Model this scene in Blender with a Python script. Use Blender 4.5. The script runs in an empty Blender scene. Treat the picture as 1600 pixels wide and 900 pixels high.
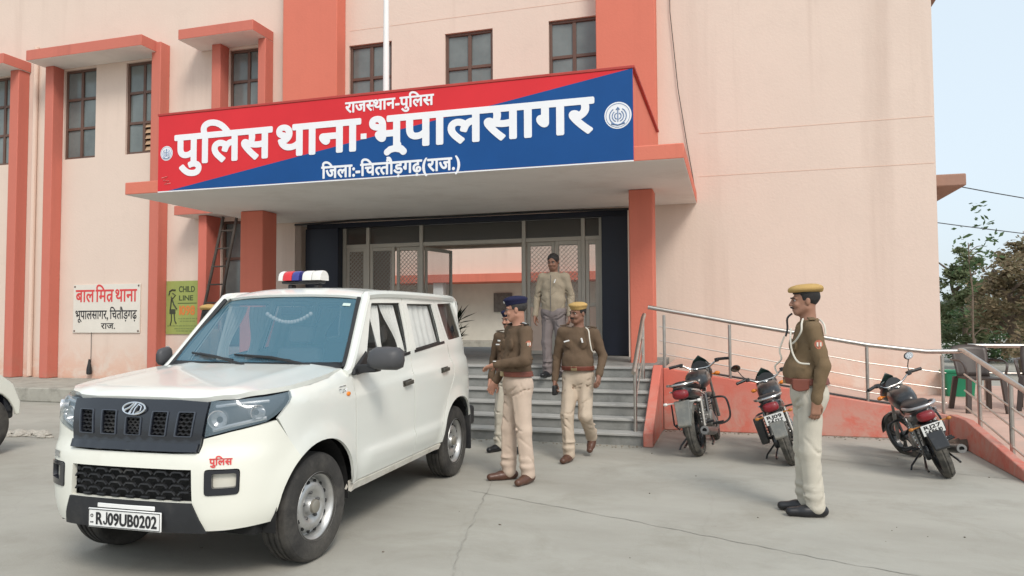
import bpy, bmesh, math, random
import numpy as np
from mathutils import Vector, Matrix, geometry
# ------------------------------------------------------------------ camera, world, sun, exposure
SC = bpy.context.scene
COL = SC.collection
PI = math.pi
random.seed(7)
rng = np.random.RandomState(7)

CAM_F, CAM_YAW, CAM_PITCH, CAM_ROLL, CAM_H = 1140.0, .289, .0426, .005, 1.55
cam_data = bpy.data.cameras.new('camera')
cam_data.sensor_width = 36.0
cam_data.lens = 36.0 * CAM_F / 1600.0
cam_data.clip_start = .05
cam_data.clip_end = 3000
cam = bpy.data.objects.new('camera', cam_data)
COL.objects.link(cam)
fw = Vector((-math.sin(CAM_YAW) * math.cos(CAM_PITCH), math.cos(CAM_YAW) * math.cos(CAM_PITCH), math.sin(CAM_PITCH)))
rt = Vector((math.cos(CAM_YAW), math.sin(CAM_YAW), 0))
dn = fw.cross(rt)
c_, s_ = math.cos(CAM_ROLL), math.sin(CAM_ROLL)
r2 = c_ * rt + s_ * dn
d2 = -s_ * rt + c_ * dn
M = Matrix((( r2.x, -d2.x, -fw.x, 0), (r2.y, -d2.y, -fw.y, 0), (r2.z, -d2.z, -fw.z, CAM_H), (0, 0, 0, 1)))
cam.matrix_world = M
SC.camera = cam

SUN_EL, SUN_AZ = math.radians(45), math.radians(142)     # azimuth: compass direction the sun stands in, 0 = +Y, clockwise
world = bpy.data.worlds.new('World')
SC.world = world
world.use_nodes = True
wn = world.node_tree
sky = wn.nodes.new('ShaderNodeTexSky')
sky.sky_type = 'NISHITA'
sky.sun_disc = False
sky.sun_elevation = SUN_EL
sky.sun_rotation = SUN_AZ
sky.altitude = 300
sky.air_density = .8
sky.dust_density = 6.0
sky.ozone_density = 1.2
bgn = wn.nodes['Background']
bgn.inputs['Strength'].default_value = .12
# thin high haze: the blue of the sky is washed towards white
hz = wn.nodes.new('ShaderNodeMix'); hz.data_type = 'RGBA'; hz.inputs['Factor'].default_value = .62
hz.inputs['B'].default_value = (8.0, 9.1, 9.7, 1)
wn.links.new(sky.outputs[0], hz.inputs['A'])
wn.links.new(hz.outputs['Result'], bgn.inputs['Color'])

sun_data = bpy.data.lights.new('sun', 'SUN')
sun_data.energy = 1.7
sun_data.angle = math.radians(18)
sun_data.color = (1.0, .95, .88)
sun = bpy.data.objects.new('sun', sun_data)
COL.objects.link(sun)
sdir = Vector((math.sin(SUN_AZ) * math.cos(SUN_EL), math.cos(SUN_AZ) * math.cos(SUN_EL), math.sin(SUN_EL)))
sun.rotation_euler = sdir.to_track_quat('Z', 'Y').to_euler()
SC.view_settings.view_transform = 'Standard'
SC.view_settings.look = 'None'
SC.view_settings.exposure = .2
SC.view_settings.gamma = 1.0
SC.render.engine = 'CYCLES'
SC.cycles.max_bounces = 7
SC.cycles.use_denoising = True

# ------------------------------------------------------------------ materials
MATS = {}
def mat(name, col, rough=.6, metal=0., var=0., vscale=3., bump=0., bscale=60., spec=.5, coat=0., dirt=None, trans=0., ior=1.45, emit=None, dscale=1.2, dcov=.5, alpha=1.):
    """Principled material; var = tonal wander of the base colour, dirt = (colour, amount) blotches, bump = fine relief."""
    if name in MATS: return MATS[name]
    m = bpy.data.materials.new(name); m.use_nodes = True
    nt = m.node_tree; N = nt.nodes; L = nt.links
    b = N['Principled BSDF']
    b.inputs['Roughness'].default_value = rough
    b.inputs['Metallic'].default_value = metal
    b.inputs['Specular IOR Level'].default_value = spec
    b.inputs['Coat Weight'].default_value = coat
    b.inputs['Coat Roughness'].default_value = .05
    b.inputs['Transmission Weight'].default_value = trans
    b.inputs['IOR'].default_value = ior
    b.inputs['Alpha'].default_value = alpha
    if emit:
        b.inputs['Emission Color'].default_value = (*emit[0], 1); b.inputs['Emission Strength'].default_value = emit[1]
    col4 = (*col, 1)
    b.inputs['Base Color'].default_value = col4
    if var or dirt or bump:
        tc = N.new('ShaderNodeTexCoord')
        co = tc.outputs['Object']
        src = None
        if var:
            n1 = N.new('ShaderNodeTexNoise'); n1.inputs['Scale'].default_value = vscale; n1.inputs['Detail'].default_value = 6; n1.inputs['Roughness'].default_value = .6
            L.new(co, n1.inputs['Vector'])
            r = N.new('ShaderNodeValToRGB')
            r.color_ramp.elements[0].position = .3; r.color_ramp.elements[1].position = .7
            r.color_ramp.elements[0].color = (*[max(0, c * (1 - var)) for c in col], 1)
            r.color_ramp.elements[1].color = (*[min(1, c * (1 + var)) for c in col], 1)
            L.new(n1.outputs['Fac'], r.inputs['Fac']); src = r.outputs['Color']
        if dirt:
            n2 = N.new('ShaderNodeTexNoise'); n2.inputs['Scale'].default_value = dscale; n2.inputs['Detail'].default_value = 9; n2.inputs['Roughness'].default_value = .68
            L.new(co, n2.inputs['Vector'])
            r2_ = N.new('ShaderNodeValToRGB')
            r2_.color_ramp.elements[0].position = dcov; r2_.color_ramp.elements[1].position = min(1, dcov + .22)
            r2_.color_ramp.elements[0].color = (0, 0, 0, 1); r2_.color_ramp.elements[1].color = (dirt[1],) * 3 + (1,)
            L.new(n2.outputs['Fac'], r2_.inputs['Fac'])
            mx = N.new('ShaderNodeMix'); mx.data_type = 'RGBA'
            L.new(r2_.outputs['Color'], mx.inputs['Factor'])
            if src: L.new(src, mx.inputs['A'])
            else: mx.inputs['A'].default_value = col4
            mx.inputs['B'].default_value = (*dirt[0], 1)
            src = mx.outputs['Result']
        if src: L.new(src, b.inputs['Base Color'])
        if bump:
            n3 = N.new('ShaderNodeTexNoise'); n3.inputs['Scale'].default_value = bscale; n3.inputs['Detail'].default_value = 5
            L.new(co, n3.inputs['Vector'])
            bp = N.new('ShaderNodeBump'); bp.inputs['Strength'].default_value = bump; bp.inputs['Distance'].default_value = .01
            L.new(n3.outputs['Fac'], bp.inputs['Height']); L.new(bp.outputs['Normal'], b.inputs['Normal'])
    MATS[name] = m
    return m

# ------------------------------------------------------------------ mesh helpers
def tag(o, label=None, cat=None, group=None, kind=None):
    if label: o['label'] = label
    if cat: o['category'] = cat
    if group: o['group'] = group
    if kind: o['kind'] = kind
    return o

def empty(name, loc=(0, 0, 0), rz=0., label=None, cat=None, group=None):
    o = bpy.data.objects.new(name, None); COL.objects.link(o)
    o.location = loc; o.rotation_euler = (0, 0, rz); o.empty_display_size = .1
    return tag(o, label, cat, group)

def V(*a): return Vector(a)

class MB:
    def __init__(s): s.v = []; s.f = []; s.mi = []; s.m = 0
    def add(s, vs, fs):
        k = len(s.v)
        s.v += [tuple(map(float, p)) for p in vs]
        for f in fs: s.f.append(tuple(k + i for i in f)); s.mi.append(s.m)
        return s
    def box(s, x0, x1, y0, y1, z0, z1, mtx=None):
        vs = [V(x, y, z) for z in (z0, z1) for y in (y0, y1) for x in (x0, x1)]
        if mtx: vs = [mtx @ v for v in vs]
        return s.add(vs, [(0, 2, 3, 1), (4, 5, 7, 6), (0, 1, 5, 4), (2, 6, 7, 3), (0, 4, 6, 2), (1, 3, 7, 5)])
    def bar(s, a, b, w, h, up=(0, 0, 1)):
        a = Vector(a); b = Vector(b); d = (b - a); l = d.length; d.normalize()
        u = Vector(up); x = d.cross(u)
        if x.length < 1e-4: x = d.cross(Vector((1, 0, 0)))
        x.normalize(); u = x.cross(d)
        vs = [p + x * sx * w / 2 + u * sz * h / 2 for p in (a, b) for sz in (-1, 1) for sx in (-1, 1)]
        return s.add(vs, [(0, 1, 3, 2), (4, 6, 7, 5), (0, 4, 5, 1), (2, 3, 7, 6), (0, 2, 6, 4), (1, 5, 7, 3)])
    def rings(s, rs, cap=True, closed=True, loop=False):
        """loft through rings (lists of the same number of points)"""
        n = len(rs[0]); k = len(s.v); fs = []
        vs = [p for r in rs for p in r]
        m = len(rs)
        for i in range(m if loop else m - 1):
            for j in range(n if closed else n - 1):
                a = i * n + j; b = i * n + (j + 1) % n; c = ((i + 1) % m) * n + (j + 1) % n; d = ((i + 1) % m) * n + j
                fs.append((a, b, c, d))
        if cap and closed and not loop:
            fs.append(tuple(range(n - 1, -1, -1))); fs.append(tuple((m - 1) * n + j for j in range(n)))
        return s.add(vs, fs)
    def tube(s, pts, r, n=10, cap=True, loop=False, flat=1.0):
        pts = [Vector(p) for p in pts]; m = len(pts)
        rr = r if isinstance(r, (list, tuple)) else [r] * m
        rs = []; pu = None
        for i, p in enumerate(pts):
            if loop: t = pts[(i + 1) % m] - pts[i - 1]
            else: t = pts[min(i + 1, m - 1)] - pts[max(i - 1, 0)]
            t.normalize()
            if pu is None:
                u = t.orthogonal().normalized() if abs(t.z) > .9 else t.cross(Vector((0, 0, 1))).normalized()
            else:
                u = (pu - t * pu.dot(t)).normalized()
            pu = u; w = t.cross(u)
            rs.append([p + (u * math.cos(2 * PI * j / n) + w * flat * math.sin(2 * PI * j / n)) * rr[i] for j in range(n)])
        return s.rings(rs, cap, True, loop)
    def lathe(s, prof, o=(0, 0, 0), ax='z', n=24, cap=True):
        """prof = [(r, h)...] turned about the axis"""
        rs = []
        for r, h in prof:
            ring = []
            for j in range(n):
                a = 2 * PI * j / n; x, y = r * math.cos(a), r * math.sin(a)
                p = (x, y, h) if ax == 'z' else ((h, x, y) if ax == 'x' else (y, h, x))
                ring.append(Vector(p) + Vector(o))
            rs.append(ring)
        return s.rings(rs, cap)
    def prism(s, poly, d0, d1, f):
        """poly = 2D outline; f(u, v, d) -> 3D point; closed solid between d0 and d1"""
        n = len(poly)
        vs = [f(u, v, d0) for u, v in poly] + [f(u, v, d1) for u, v in poly]
        fs = [tuple(range(n))[::-1], tuple(range(n, 2 * n))] + [(i, (i + 1) % n, n + (i + 1) % n, n + i) for i in range(n)]
        return s.add(vs, fs)
    def ball(s, c, r, n=14, m=9, sc=(1, 1, 1), mtx=None):
        rs = []
        for i in range(m + 1):
            t = PI * i / m; rr = max(math.sin(t), 1e-3)
            ring = []
            for j in range(n):
                p = V(rr * math.cos(2 * PI * j / n) * sc[0], rr * math.sin(2 * PI * j / n) * sc[1], -math.cos(t) * sc[2]) * r
                if mtx: p = mtx @ p
                ring.append(p + Vector(c))
            rs.append(ring)
        return s.rings(rs, True)
    def xf(s, mtx):
        s.v = [tuple(mtx @ Vector(p)) for p in s.v]; return s
    def build(s, name, mats, parent=None, bevel=0., ang=35, seg=2, smooth=True, fix=True, solid=0., sub=0):
        me = bpy.data.meshes.new(name)
        me.from_pydata(s.v, [], s.f)
        if fix:
            bm = bmesh.new(); bm.from_mesh(me); bmesh.ops.recalc_face_normals(bm, faces=bm.faces); bm.to_mesh(me); bm.free()
        ml = mats if isinstance(mats, (list, tuple)) else [mats]
        for m in ml: me.materials.append(m)
        if len(ml) > 1: me.polygons.foreach_set('material_index', s.mi)
        me.update()
        if smooth:
            me.polygons.foreach_set('use_smooth', [True] * len(me.polygons)); me.set_sharp_from_angle(angle=math.radians(ang))
        o = bpy.data.objects.new(name, me); COL.objects.link(o)
        if parent: o.parent = parent
        if solid:
            md = o.modifiers.new('solid', 'SOLIDIFY'); md.thickness = solid; md.offset = -1
        if bevel:
            md = o.modifiers.new('bevel', 'BEVEL'); md.width = bevel; md.segments = seg; md.limit_method = 'ANGLE'; md.angle_limit = math.radians(40); md.harden_normals = False
        if sub:
            md = o.modifiers.new('sub', 'SUBSURF'); md.levels = sub; md.render_levels = sub
        return o

def copy_tree(o, parent=None):
    c = o.copy(); COL.objects.link(c)
    if parent: c.parent = parent
    for ch in list(o.children): copy_tree(ch, c)
    return c

def smoothstep(a, b, x):
    t = min(1, max(0, (x - a) / (b - a))); return t * t * (3 - 2 * t)
def lerp(a, b, t): return a + (b - a) * t
def interp(x, xs, ys): return float(np.interp(x, xs, ys))
def catmull(pts, n=8):
    pts = [np.array(p, float) for p in pts]; out = []
    for i in range(len(pts) - 1):
        p0 = pts[max(i - 1, 0)]; p1 = pts[i]; p2 = pts[i + 1]; p3 = pts[min(i + 2, len(pts) - 1)]
        for k in range(n):
            t = k / n
            out.append(.5 * ((2 * p1) + (-p0 + p2) * t + (2 * p0 - 5 * p1 + 4 * p2 - p3) * t * t + (-p0 + 3 * p1 - 3 * p2 + p3) * t ** 3))
    out.append(pts[-1]); return out

# ------------------------------------------------------------------ 2D shapes for lettering: distance field -> clean outline mesh
def seg_dist(P, a, b):
    ab = b - a; L2 = float(ab @ ab) + 1e-12
    t = np.clip(((P - a) @ ab) / L2, 0, 1)[:, None]
    return np.linalg.norm(P - a - t * ab, axis=1)
_glyph = {}
def glyph(ch):
    """outline segments (in em), inside triangles and the bounds of one character of the built-in font"""
    if ch in _glyph: return _glyph[ch]
    cu = bpy.data.curves.new('glyph', 'FONT'); cu.body = ch; cu.size = 1; cu.resolution_u = 4
    o = bpy.data.objects.new('glyph', cu); COL.objects.link(o)
    me = bpy.data.meshes.new_from_object(o.evaluated_get(bpy.context.evaluated_depsgraph_get()))
    vs = np.array([v.co[:2] for v in me.vertices]); cnt = {}
    for p in me.polygons:
        for e in p.edge_keys: cnt[e] = cnt.get(e, 0) + 1
    if len(vs):
        # weld doubles so that only true outlines stay
        key = {}; idx = []
        for p in vs: idx.append(key.setdefault((round(p[0], 5), round(p[1], 5)), len(key)))
        cnt = {}
        for p in me.polygons:
            ids = [idx[i] for i in p.vertices]
            for a, b in zip(ids, ids[1:] + ids[:1]):
                if a != b: cnt[(min(a, b), max(a, b))] = cnt.get((min(a, b), max(a, b)), 0) + 1
        kv = np.array(list(key.keys()))
        segs = [(kv[a], kv[b]) for (a, b), c in cnt.items() if c == 1]
        bx = (kv[:, 0].min(), kv[:, 0].max(), kv[:, 1].min(), kv[:, 1].max())
    else: segs = []; bx = (0, .3, 0, 0)
    bpy.data.objects.remove(o); bpy.data.meshes.remove(me); bpy.data.curves.remove(cu)
    _glyph[ch] = (segs, bx); return _glyph[ch]
def half(ch, cut):
    """half form of a letter: the outline left of the stem (cut = fraction of its width)"""
    key = ('half', ch, cut)
    if key in _glyph: return key
    segs, bx = glyph(ch); xc = bx[0] + (bx[1] - bx[0]) * cut
    _glyph[key] = (segs, (bx[0], xc, bx[2], bx[3])); return key
def text_field(items, kx, ky, h, bold):
    """items: characters laid one after another; returns (grid origin, cell h, field) - negative inside.
    kx, ky: size of one em; bold: dilation in the same units"""
    pen = 0; lay = []
    zero = set('\u0941\u0942\u094d\u093c')
    for ch in items:
        gap = 0
        if isinstance(ch, tuple) and ch[0] == 'gap': pen += ch[1] * kx; continue
        if isinstance(ch, tuple) and ch[0] == 'poly': lay.append((ch, pen)); continue
        segs, bx = _glyph[ch] if isinstance(ch, tuple) else glyph(ch)
        if ch == ' ': pen += .26 * kx; continue
        lay.append((ch, pen))
        if ch not in zero:
            if ch == '\u093f': pen += .272 * kx
            elif ch in '\u094c\u094b\u0947\u0948' if isinstance(ch, str) else False: pen += .262 * kx if ch in '\u094c\u094b' else 0
            elif isinstance(ch, str) and ch.isascii(): pen += (bx[1] + .05) * kx
            else: pen += (bx[1] - .005) * kx
    x0, x1 = -.5 * kx, pen + .6 * kx; y0, y1 = -.36 * ky, 1.02 * ky
    nx, ny = int((x1 - x0) / h) + 2, int((y1 - y0) / h) + 2
    F = np.full((nx, ny), 9.)
    for ch, px in lay:
        if isinstance(ch, tuple) and ch[0] == 'poly':
            segs = None; pts = [np.array((px + a * kx, b * ky)) for a, b in ch[1]]; r = ch[2] * kx
            lo = np.min(pts, axis=0) - r - 4 * h; hi = np.max(pts, axis=0) + r + 4 * h
        else:
            segs, bx = _glyph[ch]
            if not segs: continue
            lo = np.array((px + bx[0] * kx, bx[2] * ky)) - bold - 4 * h; hi = np.array((px + bx[1] * kx, bx[3] * ky)) + bold + 4 * h
        i0, i1 = max(0, int((lo[0] - x0) / h)), min(nx, int((hi[0] - x0) / h) + 2)
        j0, j1 = max(0, int((lo[1] - y0) / h)), min(ny, int((hi[1] - y0) / h) + 2)
        if i1 <= i0 or j1 <= j0: continue
        gx, gy = np.meshgrid(x0 + np.arange(i0, i1) * h, y0 + np.arange(j0, j1) * h, indexing='ij')
        P = np.stack([gx.ravel(), gy.ravel()], 1)
        d = np.full(len(P), 9.)
        if segs is None:
            for a, b in zip(pts, pts[1:]): d = np.minimum(d, seg_dist(P, a, b))
            d -= r
        else:
            ins = np.zeros(len(P), bool)
            for a, b in segs:
                A = np.array((px + a[0] * kx, a[1] * ky)); B = np.array((px + b[0] * kx, b[1] * ky))
                d = np.minimum(d, seg_dist(P, A, B))
                c = (A[1] > P[:, 1]) != (B[1] > P[:, 1])
                if abs(B[1] - A[1]) > 1e-12:
                    xx = A[0] + (P[:, 1] - A[1]) / (B[1] - A[1]) * (B[0] - A[0]); ins ^= c & (P[:, 0] < xx)
            d = np.where(ins, -d, d)
            if isinstance(ch, tuple): d = np.maximum(d, P[:, 0] - (px + bx[1] * kx))
            d -= bold
        F[i0:i1, j0:j1] = np.minimum(F[i0:i1, j0:j1], d.reshape(gx.shape))
    return (x0, y0, h, F, pen)
def field_mesh(x0, y0, h, F, fn, mb, thick):
    """marching squares fill of F<0; fn(x, y, d) -> 3D; front sheet plus rim"""
    nx, ny = F.shape
    neg = F < 0
    cell = neg[:-1, :-1] | neg[1:, :-1] | neg[1:, 1:] | neg[:-1, 1:]
    full = neg[:-1, :-1] & neg[1:, :-1] & neg[1:, 1:] & neg[:-1, 1:]
    vid = {}; vs = []; fs = []; rim = []
    def vert(key, x, y):
        if key not in vid: vid[key] = len(vs); vs.append((x, y))
        return vid[key]
    # full cells: merge runs along x
    for j in range(ny - 1):
        i = 0
        row = full[:, j]
        idx = np.nonzero(row)[0]
        if len(idx) == 0: continue
        brk = np.split(idx, np.nonzero(np.diff(idx) > 1)[0] + 1)
        for r in brk:
            a, b = r[0], r[-1] + 1
            bot = [vert((k, j), x0 + k * h, y0 + j * h) for k in (a, b)]
            top = [vert((k, j + 1), x0 + k * h, y0 + (j + 1) * h) for k in (b, a)]
            fs.append(bot + top)
    part = cell & ~full
    for i, j in zip(*np.nonzero(part)):
        c = [(i, j), (i + 1, j), (i + 1, j + 1), (i, j + 1)]; poly = []; cr = []
        for k in range(4):
            p, q = c[k], c[(k + 1) % 4]; fp, fq = F[p], F[q]
            if fp < 0: poly.append(vert(p, x0 + p[0] * h, y0 + p[1] * h))
            if (fp < 0) != (fq < 0):
                t = fp / (fp - fq); key = (min(p, q), max(p, q))
                e = vert(key, x0 + (p[0] + (q[0] - p[0]) * t) * h, y0 + (p[1] + (q[1] - p[1]) * t) * h); poly.append(e); cr.append((e, fp < 0))
        if len(poly) >= 3: fs.append(poly)
        if len(cr) == 2: rim.append((cr[0][0], cr[1][0]) if cr[0][1] else (cr[1][0], cr[0][0]))
    n = len(vs)
    if thick:
        mb.add([fn(x, y, thick) for x, y in vs] + [fn(x, y, 0) for x, y in vs], fs + [(a, b, n + b, n + a) for a, b in rim])
    else: mb.add([fn(x, y, 0) for x, y in vs], fs)
    return mb
def lettering(items, width, height, fn, mb, thick=.004, bold=.0, res=90, asc=.62):
    """lay a word so that its body (top bar to baseline) is height tall and the whole is width wide, starting at fn(0,0)"""
    ky = height / asc
    kx = ky
    for _ in range(3):
        pen = text_field(items, kx, ky, height / 4, 0)[4]
        kx *= width / max(pen, 1e-6)
    x0, y0, h, F, pen = text_field(items, kx, ky, height / res, bold)
    return field_mesh(x0, y0, h, F, fn, mb, thick)
# ------------------------------------------------------------------ materials of the place
def plaster(name, col, streak, base, bamt=.0, samt=.35, bz=1.1):
    """painted plaster: faint trowel mottling, rain streaks that run down, flaking near the ground"""
    m = bpy.data.materials.new(name); m.use_nodes = True; nt = m.node_tree; N = nt.nodes; L = nt.links
    b = N['Principled BSDF']; b.inputs['Roughness'].default_value = .86; b.inputs['Specular IOR Level'].default_value = .22
    tc = N.new('ShaderNodeTexCoord'); co = tc.outputs['Object']
    def noise(s, det=6, ro=.6, sc=None, dist=0.):
        v = co
        if sc: mp = N.new('ShaderNodeMapping'); mp.inputs['Scale'].default_value = sc; L.new(co, mp.inputs['Vector']); v = mp.outputs['Vector']
        n = N.new('ShaderNodeTexNoise'); n.inputs['Scale'].default_value = s; n.inputs['Detail'].default_value = det; n.inputs['Roughness'].default_value = ro; n.inputs['Distortion'].default_value = dist; L.new(v, n.inputs['Vector']); return n.outputs['Fac']
    def rng_(f, a, bb, lo, hi):
        r = N.new('ShaderNodeMapRange'); r.inputs['From Min'].default_value = a; r.inputs['From Max'].default_value = bb; r.inputs['To Min'].default_value = lo; r.inputs['To Max'].default_value = hi; L.new(f, r.inputs['Value']); return r.outputs['Result']
    def mul(f, g):
        x = N.new('ShaderNodeMath'); x.operation = 'MULTIPLY'; L.new(f, x.inputs[0]); L.new(g, x.inputs[1]); return x.outputs[0]
    def mix(f, a, c):
        x = N.new('ShaderNodeMix'); x.data_type = 'RGBA'; L.new(f, x.inputs['Factor'])
        if isinstance(a, tuple): x.inputs['A'].default_value = (*a, 1)
        else: L.new(a, x.inputs['A'])
        x.inputs['B'].default_value = (*c, 1); return x.outputs['Result']
    c = mix(rng_(noise(.7, 7, .65), .35, .65, 0, .55), col, tuple(min(1, v * 1.06) for v in col))
    c = mix(rng_(noise(1.9, 8, .7, None, .6), .52, .75, 0, .45), c, tuple(v * .92 for v in col))
    c = mix(mul(rng_(noise(2.2, 5, .6, (1, 1, .045)), .52, .72, 0, samt), rng_(noise(.35, 3), .4, .6, .2, 1)), c, streak)
    if bamt:
        sp = N.new('ShaderNodeSeparateXYZ'); L.new(co, sp.inputs['Vector'])
        low = rng_(sp.outputs['Z'], .25, bz, 1, 0)
        c = mix(mul(low, rng_(noise(2.6, 9, .7, None, .5), .40, .56, 0, bamt)), c, base)
    L.new(c, b.inputs['Base Color'])
    bp = N.new('ShaderNodeBump'); bp.inputs['Strength'].default_value = .3; bp.inputs['Distance'].default_value = .012
    L.new(noise(22, 7, .65), bp.inputs['Height']); L.new(bp.outputs['Normal'], b.inputs['Normal'])
    return m
PINK = plaster('pink_plaster', (.68, .55, .468), (.54, .42, .35), (.66, .37, .26), .75, .6)
PINK2 = plaster('pale_pink_plaster', (.68, .53, .44), (.55, .42, .35), (.6, .40, .31), .3)
CORAL = plaster('coral_paint', (.61, .182, .125), (.42, .12, .085), (.50, .2, .15), .4, .5, .9)
CORALD = plaster('weathered_coral_paint', (.60, .17, .125), (.44, .15, .12), (.54, .32, .26), .8, .5, .7)
CORALF = plaster('aged_coral_paint', (.53, .165, .122), (.36, .115, .09), (.46, .21, .16), .6, .6, .9)
SOFFIT = mat('soffit_whitewash', (.82, .80, .76), .9, var=.04, vscale=1., spec=.2, dirt=((.64, .60, .55), .5), dscale=1.2)
NAVY = mat('navy_paint', (.012, .016, .030), .45, var=.1)
CONC = mat('weathered_concrete', (.36, .345, .30), .9, var=.12, vscale=4, bump=.5, bscale=50, spec=.2, dirt=((.16, .15, .13), .7), dscale=3.)
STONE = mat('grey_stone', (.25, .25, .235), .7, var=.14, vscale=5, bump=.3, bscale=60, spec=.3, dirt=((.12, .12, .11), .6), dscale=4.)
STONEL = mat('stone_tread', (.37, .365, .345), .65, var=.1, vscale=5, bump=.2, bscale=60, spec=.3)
RAMPF = mat('ramp_floor', (.50, .34, .28), .85, var=.1, vscale=3, bump=.3, bscale=60, spec=.2, dirt=((.38, .33, .29), .7), dscale=2.5)
BROWN = mat('brown_window_paint', (.115, .062, .045), .5, var=.15)
GREYM = mat('aluminium_frame', (.47, .43, .37), .45, metal=.2, var=.05)
STEEL = mat('stainless_steel', (.52, .48, .44), .28, metal=.9, var=.12, vscale=10)
BLACK = mat('black_plastic', (.018, .018, .019), .45, var=.1)
WHITEP = mat('white_enamel', (.80, .80, .78), .4, var=.02)
DARKI = mat('interior_dark', (.06, .06, .055), .9)
def glass_mat(name, col, rough=.05, spec=.6):
    return mat(name, col, rough, spec=spec, var=.25, vscale=1.3)
WINGL = glass_mat('frosted_window_glass', (.15, .17, .165), .14, .6)
LOUVER = mat('glass_louvre', (.24, .25, .245), .12, spec=.7, var=.12, vscale=2)

# ------------------------------------------------------------------ ground
g = MB(); g.add([(-400, -400, 0), (400, -400, 0), (400, 400, 0), (-400, 400, 0)], [(0, 1, 2, 3)])
def ground_mat():
    m = bpy.data.materials.new('dusty_concrete'); m.use_nodes = True; nt = m.node_tree; N = nt.nodes; L = nt.links
    b = N['Principled BSDF']; b.inputs['Roughness'].default_value = .82; b.inputs['Specular IOR Level'].default_value = .25
    tc = N.new('ShaderNodeTexCoord')
    def noise(s, det, ro=.6, vec=None, dist=0):
        n = N.new('ShaderNodeTexNoise'); n.inputs['Scale'].default_value = s; n.inputs['Detail'].default_value = det; n.inputs['Roughness'].default_value = ro; n.inputs['Distortion'].default_value = dist
        L.new(vec or tc.outputs['Object'], n.inputs['Vector']); return n.outputs['Fac']
    def ramp(f, stops):
        r = N.new('ShaderNodeValToRGB'); e = r.color_ramp.elements
        e[0].position, e[0].color = stops[0][0], (*stops[0][1], 1); e[1].position, e[1].color = stops[-1][0], (*stops[-1][1], 1)
        for p, c in stops[1:-1]: k = e.new(p); k.color = (*c, 1)
        L.new(f, r.inputs['Fac']); return r.outputs['Color']
    def mix(f, a, bb, mode='MIX'):
        x = N.new('ShaderNodeMix'); x.data_type = 'RGBA'; x.blend_type = mode
        for s, v in (('Factor', f), ('A', a), ('B', bb)):
            if hasattr(v, 'is_linked') or hasattr(v, 'links'): L.new(v, x.inputs[s])
            elif isinstance(v, tuple): x.inputs[s].default_value = (*v, 1)
            else: x.inputs[s].default_value = v
        return x.outputs['Result']
    mp = N.new('ShaderNodeMapping'); mp.inputs['Scale'].default_value = (1, 2.2, 1); mp.inputs['Rotation'].default_value = (0, 0, .5); L.new(tc.outputs['Object'], mp.inputs['Vector'])
    base = ramp(noise(.45, 8, .62, mp.outputs['Vector']), [(.3, (.308, .292, .252)), (.5, (.362, .347, .304)), (.7, (.415, .400, .352))])
    st = ramp(noise(1.3, 9, .7, None, .4), [(.50, (0, 0, 0)), (.68, (.55, .55, .55))])
    base = mix(st, base, (.275, .258, .215))
    sp = ramp(noise(14, 6, .75), [(.60, (0, 0, 0)), (.72, (.5, .5, .5))])
    base = mix(sp, base, (.42, .40, .35))
    dk = ramp(noise(5.5, 4, .6), [(.70, (0, 0, 0)), (.78, (.7, .7, .7))])
    base = mix(dk, base, (.235, .22, .19))
    # fine cracks
    vo = N.new('ShaderNodeTexVoronoi'); vo.feature = 'DISTANCE_TO_EDGE'; vo.inputs['Scale'].default_value = .42
    nz = N.new('ShaderNodeTexNoise'); nz.inputs['Scale'].default_value = 2.2; nz.inputs['Detail'].default_value = 6; L.new(tc.outputs['Object'], nz.inputs['Vector'])
    ad = N.new('ShaderNodeVectorMath'); ad.operation = 'MULTIPLY_ADD'; ad.inputs[1].default_value = (.35, .35, .35); L.new(nz.outputs['Color'], ad.inputs[0]); L.new(tc.outputs['Object'], ad.inputs[2]); L.new(ad.outputs[0], vo.inputs['Vector'])
    cr = ramp(vo.outputs['Distance'], [(.0, (.08, .08, .08)), (.005, (0, 0, 0))])
    base = mix(cr, base, (.16, .15, .13))
    L.new(base, b.inputs['Base Color'])
    bp = N.new('ShaderNodeBump'); bp.inputs['Strength'].default_value = .35; bp.inputs['Distance'].default_value = .01
    L.new(noise(55, 6, .7), bp.inputs['Height']); L.new(bp.outputs['Normal'], b.inputs['Normal'])
    return m
tag(g.build('ground', ground_mat(), smooth=False), kind='structure')
# poured-slab joints
JO = mat('slab_joint', (.312, .299, .262), .95, var=.25, vscale=6)
def strip(pts, w, name='slab_joint', m=JO, z=.004):
    mb = MB(); a = []
    pts = [Vector((p[0], p[1], 0)) for p in pts]; fine = []
    for p, q in zip(pts, pts[1:]):
        n = max(2, int((q - p).length / .08))
        fine += [p.lerp(q, k / n) for k in range(n)]
    fine.append(pts[-1])
    for i, p in enumerate(fine):
        t = (fine[min(i + 1, len(fine) - 1)] - fine[max(i - 1, 0)]).normalized(); nrm = Vector((-t.y, t.x, 0))
        j = random.uniform(-.012, .012); ww = w * random.uniform(.35, 1.)
        a.append((p + nrm * (j - ww / 2) + V(0, 0, z), p + nrm * (j + ww / 2) + V(0, 0, z)))
    mb.add([q for pr in a for q in pr], [(2 * i, 2 * i + 1, 2 * i + 3, 2 * i + 2) for i in range(len(a) - 1)])
    return tag(mb.build(name, m, smooth=False), kind='structure')
strip([(-1.35, 3.2), (-1.75, 4.6), (-2.25, 6.9), (-2.5, 8.9)], .016)
strip([(-2.3, 6.3), (-.9, 5.75), (.6, 5.1), (3.5, 4.1)], .011)
strip([(-14, 8.0), (-9, 7.6), (-4.6, 7.3)], .02)
strip([(.4, 8.9), (2.2, 8.2), (5, 7.4)], .014)

# raised kerb platform along the left wing
k = MB(); k.box(-30, -8.75, 10.95, 13.06, 0, .27)
tag(k.build('kerb_platform', CONC, bevel=.02), kind='structure')

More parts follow.
